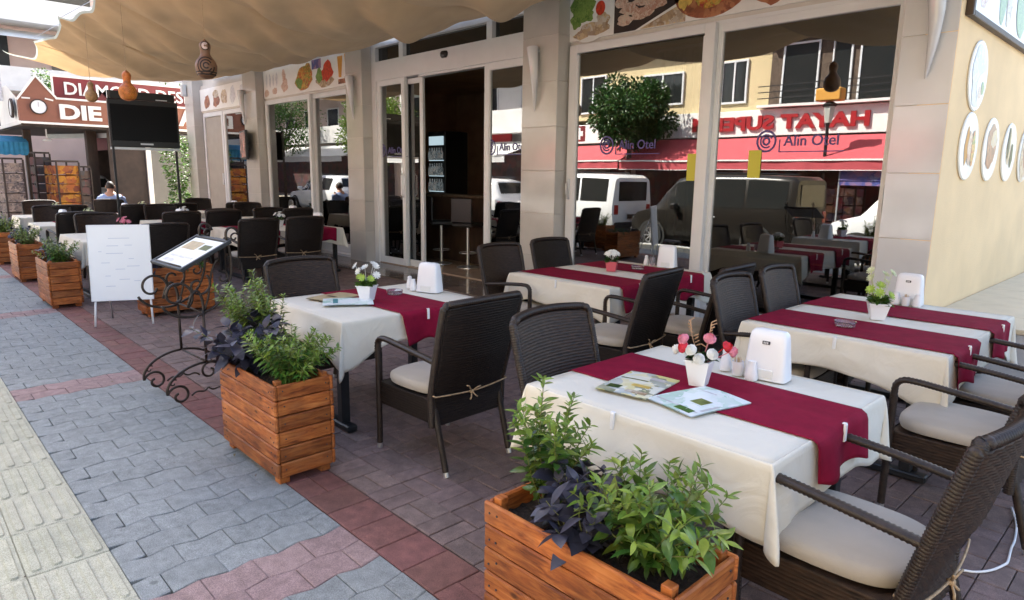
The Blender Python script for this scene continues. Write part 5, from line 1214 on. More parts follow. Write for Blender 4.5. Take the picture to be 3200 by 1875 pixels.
# ================================================================= GOURD LAMPS
def gourd(x, y, z0, z1, mt, label, style):
    """z0 bottom, z1 top of the gourd; hangs from the canopy on a cord"""
    H_ = z1-z0; t = thing('gourd_lamp', label, 'gourd lamp', (x, y, z0), 0, 'gourd lamps hanging from the canopy')
    prof = [(.0, .04), (.03, .15), (.09, .22), (.20, .265), (.33, .275), (.45, .235), (.54, .165), (.60, .125), (.66, .115), (.72, .125), (.80, .142), (.87, .135), (.93, .10), (.97, .05), (1.0, .015)]
    m = MB(); fine = []
    for (a, ra), (b, rb) in zip(prof, prof[1:]):
        for q in range(3): s = q/3; fine.append((ra+(rb-ra)*s, a+(b-a)*s))
    fine.append((.015, 1.0)); bump = [(r_*H_*(1+.012*(i % 2) if style == 'carved' else r_*H_ and 1)*1.0, z*H_) if style != 'x' else None for i, (r_, z) in enumerate(fine)]
    m.lathe([(r_*H_, z*H_) for r_, z in fine], 28); obj('gourd', m, mt, t, True)
    if style == 'burnt':
        k = 0; az = math.atan2(-y, -x)  # carved face towards the pavement
        def ring(zc, r0, rr0, rr1, a0=0, a1=6.2832, n=22, mm='burnt'):
            m = MB()
            for i in range(n+1):
                a = a0+(a1-a0)*i/n
                for rr in (rr0, rr1):
                    du, dz_ = rr*cos(a), rr*sin(a); zz = min(max(zc+dz_, 0), H_)
                    s = zz/H_; R_ = next((ra+(rb-ra)*(s-za)/(zb-za) for (ra, za), (rb, zb) in zip(fine, fine[1:]) if za <= s <= zb), .1)*H_+.0025
                    th = az+du/R_; m.v.append((R_*cos(th), R_*sin(th), zz))
            m.f = [(2*i, 2*i+2, 2*i+3, 2*i+1) for i in range(n)]; return m
        b = MB()
        for zc, a, c in ((.31, .20, .235), (.31, .125, .16), (.31, .05, .085)): q = ring(zc*H_, 0, a*H_, c*H_, .4*a*10, .4*a*10+5.4); k = len(b.v); b.v += q.v; b.f += [tuple(i+k for i in f) for f in q.f]
        for zc in (.10, .16): 
            R_ = next((ra+(rb-ra)*(zc-za)/(zb-za) for (ra, za), (rb, zb) in zip(fine, fine[1:]) if za <= zc <= zb), .1)*H_+.003; k = len(b.v)
            b.v += [(R_*cos(2*pi*i/28), R_*sin(2*pi*i/28), zc*H_+dz_) for i in range(28) for dz_ in (-.008, .008)]; b.f += [(k+2*i, k+2*((i+1) % 28), k+2*((i+1) % 28)+1, k+2*i+1) for i in range(28)]
        obj('burnt_pattern', b, 'burnt', t)
        q = ring(.82*H_, 0, .03*H_, .085*H_, .7, 5.6); obj('pale_crescent', q, 'pale_mark', t); q = ring(.82*H_, 0, .095*H_, .115*H_); obj('burnt_ring', q, 'burnt', t)
    if style == 'carved':
        m = MB(); r = random.Random(5)
        for zc in [.06+.028*i for i in range(14)]:
            R_ = next((ra+(rb-ra)*(zc-za)/(zb-za) for (ra, za), (rb, zb) in zip(fine, fine[1:]) if za <= zc <= zb), .1)*H_
            for i in range(20):
                a = 2*pi*(i+.5*(int(zc*100) % 2))/20; c = Vector((R_*cos(a), R_*sin(a), zc*H_)); m.lathe([(.004, -.004), (.006, 0), (.004, .004)], 5, c)
        obj('bead_dots', m, 'lamp_orange', t)
    zc_ = canopy((x-X0C)/(X1C-X0C), (y-2.62)/4.1)[2]
    m = MB(); m.tube([(0, 0, H_-.01), (0, 0, zc_-z0)], .004, 5); obj('cord', m, 'cord', t)
    return t
gourd(-9.08, 3.26, 2.80, 3.28, 'brown_gourd', 'big brown gourd lamp with burnt spiral pattern hanging from the canopy', 'burnt')
gourd(-10.95, 2.82, 2.62, 3.04, 'orange_gourd', 'bright orange beaded gourd lamp hanging in front of the television', 'carved')
gourd(-12.8, 2.76, 2.72, 3.05, 'tan_gourd', 'small tan gourd lamp hanging in front of the maroon sign', 'plain')
gourd(-4.25, 3.1, 2.95, 3.40, 'brown_gourd', 'dark gourd lamp seen as a reflection in the right window leaf', 'plain')

# ================================================================= TELEVISION ON ITS STAND
t = thing('television', 'big black flat television facing the tables from a tall stand', 'television', (-14.4, 3.95, 0), rad(-4))
m = MB(); m.box(-.06, .02, -.60, .60, 2.08, 2.95, .012); obj('casing', m, 'black_plastic', t)
m = MB(); m.box(.02, .024, -.565, .565, 2.19, 2.86); obj('screen', m, 'screen', t)
m = MB(); m.box(-.05, .012, -.56, .56, 2.955, 3.10, .01); obj('top_box', m, 'black_plastic', t); m = MB(); m.box(.0125, .016, .22, .42, 2.965, 2.985); obj('silver_strip', m, 'alu', t)
m = MB(); m.box(.0245, .026, -.1, .12, 2.125, 2.155); obj('badge', m, 'alu', t)
m = MB()
for y in (-.56,): m.box(-.05, -.01, y-.02, y+.02, 0, 3.1, .004)
for y in (.54,): m.box(-.09, -.06, y-.02, y+.02, 0, 3.1, .004)
obj('stand_post', m, 'black_metal', t); m = MB(); m.box(-.07, -.03, -.6, .6, 2.03, 2.075); obj('stand_rail', m, 'alu', t); m = MB(); m.box(-.35, .25, -.66, -.46, 0, .03); m.box(-.35, .25, .46, .66, 0, .03); obj('stand_foot', m, 'black_metal', t)

# ================================================================= FAR TABLES AND CHAIRS
def ftable(x0, x1, y0, y1, where, seed, two=False):
    table(x0, x1, y0, y1, 'black dining table '+where); cloth(x0, x1, y0, y1, .21, 'cream tablecloth on the table '+where, seed, cor=1.6)
    if two:
        runner(x0, x1, y0+.12, y0+.58, .2, 'nearer burgundy runner on the table '+where, seed+1); runner(x0, x1, y1-.58, y1-.12, .2, 'farther burgundy runner on the table '+where, seed+2)
    else: runner(x0, x1, (y0+y1)/2-.23, (y0+y1)/2+.23, .2, 'burgundy runner on the table '+where, seed+1)
ftable(-11.15, -9.75, 1.86, 3.0, 'behind the whiteboard', 41); ftable(-13.85, -12.85, 1.88, 2.98, 'between the two green planters left of the whiteboard', 44); ftable(-16.2, -15.25, 1.95, 3.05, 'farthest along the pavement edge', 47)
ftable(-11.3, -10.05, 3.98, 5.65, 'before the middle window', 50, True); ftable(-13.5, -12.4, 3.5, 4.6, 'in front of the television', 54); ftable(-13.6, -12.5, 5.3, 6.4, 'beside the second pillar', 57); ftable(-16.1, -15.1, 3.4, 4.5, 'behind the television', 60); ftable(-16.3, -15.3, 5.2, 6.3, 'under the small lit screen', 63)
for x, y, rz, lab, k in (
    (-9.72, 3.95, PI, 'dark wicker armchair before the middle window, left one of two with tied cords', 'a'), (-9.82, 4.72, PI-.05, 'dark wicker armchair before the middle window, right one of two with tied cords', 'a'),
    (-9.45, 2.62, PI, 'black wicker armchair directly behind the whiteboard and menu tray', 'a'), (-11.35, 2.45, .05, 'grey lit wicker armchair facing the table behind the whiteboard', 'b'),
    (-12.55, 2.25, PI+.1, 'dark wicker armchair back left of the whiteboard, between the planter tables', 'a'), (-14.12, 2.32, 0, 'grey lit wicker armchair at the table second from the whiteboard', 'b'),
    (-14.9, 2.6, PI, 'dark wicker armchair turned to the farthest pavement table', 'a'), (-16.55, 2.5, 0, 'pale topped wicker armchair at the farthest pavement table', 'b'),
    (-11.95, 3.62, PI, 'black wicker armchair side on beside the cloth corner, right of the television table', 'a'), (-13.85, 4.05, 0, 'dark wicker armchair under the television', 'a'), (-12.1, 4.35, PI, 'dark wicker armchair beyond the television table, toward the window', 'a'),
    (-11.75, 5.3, 0, 'dark wicker armchair left of the middle window table, by the glass', 'a'), (-11.7, 4.45, .03, 'dark wicker armchair left of the middle window table, away from the glass', 'a'),
    (-12.1, 5.7, PI, 'dark wicker armchair right of the table beside the second pillar', 'a'), (-13.95, 5.8, 0, 'dark wicker armchair left of the table beside the second pillar', 'a'),
    (-14.75, 3.7, PI, 'dark wicker armchair before the man in blue', 'a'), (-14.8, 4.5, PI+.1, 'dark wicker armchair behind the television stand', 'a'), (-14.95, 5.75, PI, 'dark wicker armchair right of the table under the lit screen', 'a'), (-16.65, 5.7, 0, 'dark wicker armchair left of the table under the lit screen', 'a')):
    chair(x, y, rz, lab, k)
napkin_holder(-12.75, 3.95, .2, 'white napkin holder on the table in front of the television', mark=False); napkin_holder(-15.5, 3.75, .2, 'white napkin holder on the table behind the television', mark=False)
napkin_holder(-13.4, 2.3, .2, 'white napkin holder on the table between the green planters', mark=False); napkin_holder(-10.6, 5.5, .3, 'white napkin holder before the middle window', mark=False); napkin_holder(-13.0, 6.2, .3, 'white napkin holder beside the second pillar', mark=False); napkin_holder(-15.8, 6.1, .3, 'white napkin holder under the small lit screen', mark=False)
for i, (x, y, lab, bm, lf) in enumerate(((-10.5, 2.5, 'small pot of pink flowers on the table behind the whiteboard', 'flower_pink', 'leaf_deep'), (-13.05, 4.1, 'small pot of white flowers in front of the television', 'flower_white', 'leaf_deep'), (-10.7, 4.85, 'small pot of white flowers before the middle window', 'flower_white', 'leaf_green'), (-15.7, 2.6, 'small pot of cream flowers on the farthest pavement table', 'flower_cream', 'leaf_light'), (-15.6, 4.1, 'small pot of grassy green plants behind the television', 'flower_cream', 'leaf_olive'), (-13.3, 2.65, 'small pot of pale flowers between the green planters', 'flower_cream', 'leaf_light'))):
    flower_pot(x, y, lab, 'white_plastic', [(bm, [(-.04, -.02, .08), (.03, -.03, .07), (.0, .02, .10), (.05, .02, .06)], 'daisy', .032)], 60, lf, 70+i, scale=1.25)

# potted plants near the man
def pot_plant(x, y, s, label, lmname, mtpot='dark_brown', seed=1, h=.5, spread=.3):
    t = thing('potted_plant', label, 'potted plant', (x, y, 0)); m = MB(); m.lathe([(.14*s, 0), (.20*s, .32*s), (.21*s, .32*s), (.18*s, .32*s), (.17*s, .28*s)], 16); obj('pot', m, mtpot, t, True, 40)
    m = MB(); r = random.Random(seed); leaves_mb(m, r, (0, 0, .32*s), 700, spread, 1.3, 3.0, lmname, 1.0)
    k = []
    for i in range(500):
        a = r.uniform(0, 6.28); e = r.uniform(0, 1.5); q = spread*r.random()**.4
        mx = dirmx((q*cos(a)*cos(e*.6), q*sin(a)*cos(e*.6), .34*s+h*sin(e)*r.random()), (cos(a), sin(a), r.uniform(-.4, .8)), r.uniform(-1, 1), r.uniform(1.6, 2.6)); src = LEAF[lmname]; kk = len(m.v)
        m.v += [tuple(mx @ Vector(v)) for v in src.v]; m.f += [tuple(j+kk for j in f) for f in src.f]
    tag(obj('foliage', m, M['leaf_green'] if lmname == 'leaf' else M['leaf_deep'], t), kind='stuff'); return t
pot_plant(-16.9, 4.75, 1.2, 'round dark green potted bush right of the man in blue', 'leaf_d', seed=3, h=.45, spread=.38)
pot_plant(-17.4, 3.55, 1.0, 'grassy orange potted plant just before the man in blue', 'leaf', 'pot_pink', seed=5, h=.3, spread=.25)
# climbing plant at the end of the facade
t = thing('climbing_plant', 'tall bright green climbing plant beside the far facade pillar', 'plant', (-20.25, 6.3, 0)); r = random.Random(8); m = MB()
for i in range(1900):
    z = r.uniform(.3, 2.6); a = r.uniform(0, 6.28); q = (.32+.10*sin(4*z))*r.random()**.5
    mx = dirmx((q*cos(a), q*sin(a), z), (cos(a), sin(a), r.uniform(-.6, .5)), r.uniform(-1, 1), r.uniform(1.1, 2.2)); src = LEAF['leaf']; kk = len(m.v)
    m.v += [tuple(mx @ Vector(v)) for v in src.v]; m.f += [tuple(j+kk for j in f) for f in src.f]
tag(obj('foliage', m, 'leaf_green', t), kind='stuff'); m = MB(); m.tube([(0, 0, 0), (.04, .02, 1), (-.03, 0, 2), (0, 0, 2.5)], .025, 8); obj('stem', m, 'bark', t, True)

# ================================================================= MAN IN BLUE
def skin_mesh(name, verts, edges, radii, mt, lv=2, root=0):
    me = bpy.data.meshes.new(name+'_src'); me.from_pydata(verts, edges, []); o = bpy.data.objects.new(name+'_src', me); C.objects.link(o)
    md = o.modifiers.new('skin', 'SKIN'); sk = me.skin_vertices[0].data
    for i, r in enumerate(radii): sk[i].radius = (r, r) if not isinstance(r, tuple) else r
    sk[root].use_root = True
    sb = o.modifiers.new('sub', 'SUBSURF'); sb.levels = lv; sb.render_levels = lv
    dg = bpy.context.evaluated_depsgraph_get(); out = bpy.data.meshes.new_from_object(o.evaluated_get(dg)); out.name = name
    bpy.data.objects.remove(o); bpy.data.meshes.remove(me); out.materials.clear(); out.materials.append(M[mt]); out.polygons.foreach_set('use_smooth', [True]*len(out.polygons)); return out
man = thing('person', 'man in a light blue shirt sitting with his back to the tables', 'person', (-17.45, 3.95, 0), 2.75)
V_ = [(0, 0, .52), (.0, 0, .70), (0, 0, .92), (.01, 0, 1.06), (.03, 0, 1.15), (.05, 0, 1.24), (.06, 0, 1.33),
      (0, .20, 1.03), (.03, .29, .80), (.24, .24, .70), (.34, .19, .72), (0, -.20, 1.03), (.03, -.29, .80), (.24, -.24, .70), (.34, -.19, .72),
      (.12, .10, .52), (.46, .13, .52), (.44, .13, .10), (.54, .14, .05), (.12, -.10, .52), (.46, -.13, .52), (.44, -.13, .10), (.54, -.14, .05)]
E_ = [(0, 1), (1, 2), (2, 3), (3, 4), (4, 5), (5, 6), (3, 7), (7, 8), (8, 9), (9, 10), (3, 11), (11, 12), (12, 13), (13, 14), (0, 15), (15, 16), (16, 17), (17, 18), (0, 19), (19, 20), (20, 21), (21, 22)]
R_ = [.14, .135, .155, .12, .055, .085, .075, .065, .05, .04, .035, .065, .05, .04, .035, .09, .07, .05, .045, .09, .07, .05, .045]
put('body', skin_mesh('body', V_, E_, R_, 'skin'), man)
put('shirt', skin_mesh('shirt', V_[:4]+[(.01, 0, 1.11)]+V_[7:9]+V_[11:13], [(0, 1), (1, 2), (2, 3), (3, 4), (3, 5), (5, 6), (3, 7), (7, 8)], [.16, .16, .18, .135, .07, .085, .068, .085, .068], 'blue_shirt'), man)
put('trousers', skin_mesh('trousers', [V_[0]]+V_[15:18]+V_[19:22], [(0, 1), (1, 2), (2, 3), (0, 4), (4, 5), (5, 6)], [.155, .105, .085, .065, .105, .085, .065], 'trousers'), man)
m = MB(); m.grid(lambda u, v: (.048+.105*sin(pi*v*.62)*cos(2*pi*u)-.012, .088*sin(pi*v*.62)*sin(2*pi*u), 1.272+.118*cos(pi*v*.62)), 20, 10, True); obj('hair', m, 'hair', man, True)
for s in (-1, 1): m = MB(); m.lathe([(.001, -.03), (.014, -.02), (.016, .0), (.012, .025), (.001, .032)], 8, (.055, s*.085, 1.265)); obj('ear', m, 'skin', man, True)
dup(chair_a, (-17.40, 3.95, 0), 2.75, 'dark wicker armchair in which the man in blue sits', tree=tree_a)

# dry leaves and crumbs on the paving
r = random.Random(12); m = MB()
for i in range(46):
    x = r.uniform(-9, -.6); y = r.choice((r.uniform(.05, 1.4), r.uniform(1.7, 5.8))); src = LEAF[r.choice(('leaf', 'leaf_s', 'leaf_s'))]; mx = T(x, y, .009) @ RZ(r.uniform(0, 6.3)) @ RX(r.uniform(-.25, .25)) @ Matrix.Scale(r.uniform(.3, .75), 4); k = len(m.v)
    m.v += [tuple(mx @ Vector(v)) for v in src.v]; m.f += [tuple(j+k for j in f) for f in src.f]
tag(obj('fallen_leaves', m, 'dead_leaf', None, True), 'small dry leaves scattered over the paving stones', 'leaves', kind='stuff')
# white cable on the bricks
cp_ = [(-.62, 3.12), (-.542, 3.204), (-.49, 3.24), (-.446, 3.309), (-.418, 3.40), (-.413, 3.446), (-.425, 3.58), (-.431, 3.697), (-.459, 3.887), (-.52, 4.1)]
m = MB(); pts = []
for i in range(len(cp_)-1):
    for q in range(4):
        p0, p1, p2, p3 = (Vector((*cp_[max(0, min(len(cp_)-1, i+k))], .008)) for k in (-1, 0, 1, 2)); s = q/4
        pts.append(.5*((2*p1)+(-p0+p2)*s+(2*p0-5*p1+4*p2-p3)*s*s+(-p0+3*p1-3*p2+p3)*s**3))
m.tube(pts, .0055, 6); tag(obj('power_cable', m, 'white_cable', None, True), 'white power cable lying on the bricks behind the nearest armchair', 'cable')
# ================================================================= SHOP WITH THE CLOCK (far left, faces +X)
XS, YS = -24.0, 3.35
shop = thing('clock_shop', 'low brown jewellery shop with clock gable, maroon sign board and open shaded front', 'building')
# fascia (local drawing plane y-z at x = XS)
def yz(mb, pts, x0, x1):
    n = len(pts); k = len(mb.v); mb.v += [(x1, y, z) for y, z in pts]+[(x0, y, z) for y, z in pts]
    mb.f += [tuple(range(k, k+n)), tuple(range(k+2*n-1, k+n-1, -1))]+[(k+i, k+n+i, k+n+(i+1) % n, k+(i+1) % n) for i in range(n)]; return mb
m = MB(); yz(m, [(3.33, 2.98), (12, 2.98), (12, 3.66), (4.26, 3.66), (3.80, 4.27), (3.33, 3.60)], XS-.25, XS); obj('fascia', m, 'brown_fascia', shop)
m = MB()
def strip(a, b, w, x0, x1): 
    d = Vector((b[0]-a[0], b[1]-a[1])).normalized(); nn = Vector((-d.y, d.x))*w/2; yz(m, [(a[0]-nn.x, a[1]-nn.y), (b[0]-nn.x, b[1]-nn.y), (b[0]+nn.x, b[1]+nn.y), (a[0]+nn.x, a[1]+nn.y)], x0, x1)
strip((3.33, 2.96), (12, 2.96), .06, XS-.02, XS+.05); strip((4.24, 3.69), (12, 3.69), .05, XS-.02, XS+.05); strip((3.78, 4.31), (4.28, 3.67), .05, XS-.02, XS+.051); strip((3.30, 3.58), (3.82, 4.31), .05, XS-.02, XS+.052); strip((3.42, 3.64), (3.62, 3.64), .04, XS-.01, XS+.03); strip((3.98, 3.66), (4.18, 3.62), .04, XS-.01, XS+.03)
obj('fascia_trim', m, 'white_paint', shop)
# street side return: white gable panel with second clock
m = MB(); m.add([(XS-.02, YS, 2.98), (XS-.02, YS, 3.55), (XS-1.6, YS-.05, 4.1), (XS-4, YS-.05, 4.1), (XS-4, YS, 2.98)], [(0, 1, 2, 3, 4)]); m.box(XS-4, XS-.02, YS+.01, YS+.2, 2.98, 3.5); obj('street_fascia', m, 'white_paint', shop)
m = MB(); m.box(XS-4, XS+.03, YS-.05, YS-.01, 2.90, 3.0); obj('street_trim', m, 'white_wall', shop)
m = MB(); m.box(XS-7, XS-.02, YS+.02, 12, 2.86, 2.95); obj('soffit', m, 'dark_brown', shop)
m = MB(); m.box(XS-7, XS-.3, YS+.2, 12, 3.0, 3.6); m.box(XS-7, XS-6.8, 6.6, 12, 0, 3); obj('roof_box', m, 'dark_brown', shop)
def clockf(x, y, z, r, ax, parent):
    m = MB(); m.lathe([(r*1.14, 0), (r*1.16, .05), (r*1.0, .07), (r*1.0, .05), (.001, .05)], 28, cap=False); m.xf(0, T(x, y, z) @ (RY(pi/2) if ax == 'x' else RX(pi/2))); c = obj('clock', m, 'dark_brown', parent, True, 40)
    m = MB(); m.lathe([(r, 0), (.001, .001)], 28, cap=False); m.xf(0, T(x, y, z) @ (RY(pi/2) if ax == 'x' else RX(pi/2)) @ T(0, 0, .055)); obj('clock_face', m, 'white_plastic', c)
    m = MB(); m.box(-.012, .012, -r*.75, 0, 0, .004); m.box(-.014, .014, -r*.45, 0, .005, .008); m.xf(0, T(x, y, z) @ (RY(pi/2) @ RZ(-pi/2) if ax == 'x' else RX(pi/2)) @ T(0, 0, .062)); obj('clock_hands', m, 'food_grey', c)
clockf(XS+.01, 3.80, 3.41, .185, 'x', shop); clockf(XS-.75, YS-.06, 3.38, .24, 'y', shop)
me = fit_text(text_mesh('DIE', .8, .03, 'lettering', 'white_paint', .03), 1.08, .43); put('raised_lettering', me, shop, (XS+.035, 4.31, 3.10), (pi/2, 0, pi/2))
me = fit_text(text_mesh('A', .8, .03, 'lettering', 'white_paint', .03), .46, .43); put('raised_lettering', me, shop, (XS+.035, 5.56, 3.10), (pi/2, 0, pi/2))
me = fit_text(text_mesh('A', .8, .03, 'lettering', 'white_paint', .03), .55, .52); put('raised_lettering', me, shop, (XS+.035, 7.6, 3.10), (pi/2, 0, pi/2))
sb = thing('sign_board', 'maroon sign board with white capital letters above the clock shop', 'sign', (XS-.28, 0, 0))
m = MB(); m.box(-.12, 0, 4.28, 10.6, 3.70, 4.33); obj('board', m, 'maroon_board', sb); m = MB(); frame_rect(m, 4.23, 10.65, 3.66, 4.38, -.05, .02, .045); m.xf(0, RZ(pi/2) @ Matrix.Diagonal((1, -1, 1, 1))); obj('board_frame', m, 'white_paint', sb)
me = fit_text(text_mesh('DIAMOND DESIGN', .8, .015, 'lettering', 'white_paint', .012), 4.2, .37); put('lettering', me, sb, (.02, 4.54, 3.84), (pi/2, 0, pi/2))
for o in (sb,): o.scale = (1, 1, 1)
# posts, inner walls, glass
m = MB(); m.box(XS-1.6, XS-1.3, 5.2, 5.48, 0, 2.9); obj('post', m, 'dark_wood', shop); m = MB(); m.box(XS-.5, XS-.3, 6.64, 6.78, 0, 2.9); obj('post', m, 'white_paint', shop); m = MB(); m.box(XS-2.6, XS-2.4, 3.7, 3.9, 0, 2.9); obj('post', m, 'dark_wood', shop)
m = MB(); m.box(XS-.45, XS-.4, 5.58, 6.64, 0, 2.9); obj('dark_door', m, 'dark_brown', shop); m = MB(); m.box(XS-.44, XS-.42, 6.78, 11, 0, 2.9); obj('shop_pane', m, 'glass_dark', shop); m = MB(); m.box(XS-.62, XS-.60, 6.8, 11, 0, 2.9); obj('dark_inner_sheet', m, 'goods_dark', shop)  # dark sheet behind the pane stands in for the shaded shop interior
m = MB(); m.box(XS-5, XS-4.9, 7.2, 12, 0, 2.9); obj('inner_wall', m, 'goods_dark', shop); m = MB(); m.box(XS-4.8, XS-.6, 5.9, 5.96, 2.3, 2.72); obj('inner_sign', m, 'maroon_board', shop)
m = MB(); m.tube([(XS-1.4, 4.15, 2.86), (XS-1.4, 4.15, 2.6)], .02, 6); m.lathe([(.12, 0), (.10, .05), (.02, .07)], 14, (XS-1.4, 4.15, 2.5)); tag(obj('ceiling_fan', m, 'white_plastic', None, True, 40), 'white fan hub hanging under the dark shop ceiling', 'fan')
m = MB(); m.box(0, 3.2, -.07, .07, 0, .14); tag(obj('tube_light', m, 'alu', None, loc=(XS-3.6, 4.6, 2.66), rot=(0, 0, .42)), 'long grey lamp casing under the shop ceiling', 'lamp')
# goods in front of the shop
def rack(name, x, y, w, d, h, mt, label, cat, fr='dark_brown'):
    t = thing(name, label, cat, (x, y, 0), rad(10)); m = MB()
    for sx in (-1, 1):
        for sy in (-1, 1): m.box(sx*w/2-.02, sx*w/2+.02, sy*d/2-.02, sy*d/2+.02, 0, h)
    m.box(-w/2, w/2, -d/2, d/2, h, h+.05); obj('frame', m, fr, t)
    k = max(3, int(h/.28))
    for i in range(k):
        z = .12+i*(h-.2)/k; b = MB()
        for q in range(5): x0 = -w/2+.03+q*(w-.06)/5; b.box(x0, x0+(w-.06)/5*.92, -d/2-.02, d/2+.02, z, z+(h-.2)/k*(.82+.1*((q+i) % 2)))
        obj('goods', b, mt, t)
    return t
rack('postcard_rack', -24.4, 3.0, .6, .5, 1.9, 'cards', 'brown postcard rack at the left end of the clock shop', 'postcard rack')
rack('clothes_rack', -24.2, 4.25, .9, .6, 1.85, 'clothes', 'display rack of orange and yellow clothes under the shop roof', 'clothes rack')
rack('bag_rack', -25.0, 3.85, .4, .4, 2.1, 'goods_dark', 'tall dark rack of bags left of the orange clothes', 'rack')
rack('souvenir_rack', -24.6, 4.75, .5, .5, 1.7, 'goods_dark', 'dark souvenir rack between clothes rack and wooden post', 'rack')
t = thing('blue_awning', 'blue fringed shop awning at the left edge of the picture', 'awning', (-26.0, 3.0, 0)); m = MB(); m.grid(lambda u, v: (-.7*u, -.45+1.2*v, 2.46+.2*u), 8, 14); obj('fabric', m, 'blue_awning', t); m = MB(); m.grid(lambda u, v: (.01*sin(60*u), -.45+1.2*u, 2.46-.38*v-.03*v*abs(sin(16*u))), 60, 4); obj('valance', m, 'blue_awning', t); m = MB(); m.tube([(-.65, -.43, 2.64), (-.65, -.43, 0)], .03, 8); m.tube([(-.65, .73, 2.64), (-.65, .73, 0)], .03, 8); obj('post', m, 'alu', t)
# sunlit side street seen through the shop
def hedge_tree(x, y, h, r0, label, seed, lname='leaf', trunk=.12, n=2600, mt='leaf_green', base=.45, group='street trees'):
    t = thing('street_tree', label, 'tree', (x, y, 0), 0, group); r = random.Random(seed); zc = h-r0*.9
    m = MB(); m.tube([(0, 0, -.05), (.03, .02, zc*.5), (0, 0, zc)], [trunk, trunk*.8, trunk*.6], 8)
    for i in range(6): a = i*1.05+r.uniform(-.3, .3); m.tube([(0, 0, zc*.75), (.4*r0*cos(a), .4*r0*sin(a), zc+.1), (.8*r0*cos(a), .8*r0*sin(a), zc+.5*r0)], [trunk*.5, trunk*.3, trunk*.1], 5)
    obj('trunk', m, 'bark', t, True); m = MB(); src = LEAF[lname]; cl = []
    while len(cl) < 34:
        q = Vector((r.uniform(-1, 1), r.uniform(-1, 1), r.uniform(-1, 1)))
        if q.length < .82: cl.append((q.x*r0, q.y*r0, zc+.1*r0+q.z*r0*.85, r.uniform(.25, .4)*r0))
    for i in range(n):
        cx, cy, cz_, cr = r.choice(cl); d = Vector((r.gauss(0, 1), r.gauss(0, 1), r.gauss(0, 1))).normalized(); p = Vector((cx, cy, cz_))+d*cr*r.random()**.4
        mx = dirmx(p, d+Vector((0, 0, -.2)), r.uniform(-2, 2), r.uniform(2.0, 3.4)); k = len(m.v); m.v += [tuple(mx @ Vector(v)) for v in src.v]; m.f += [tuple(j+k for j in f) for f in src.f]
    tag(obj('crown', m, mt, t), kind='stuff'); return t

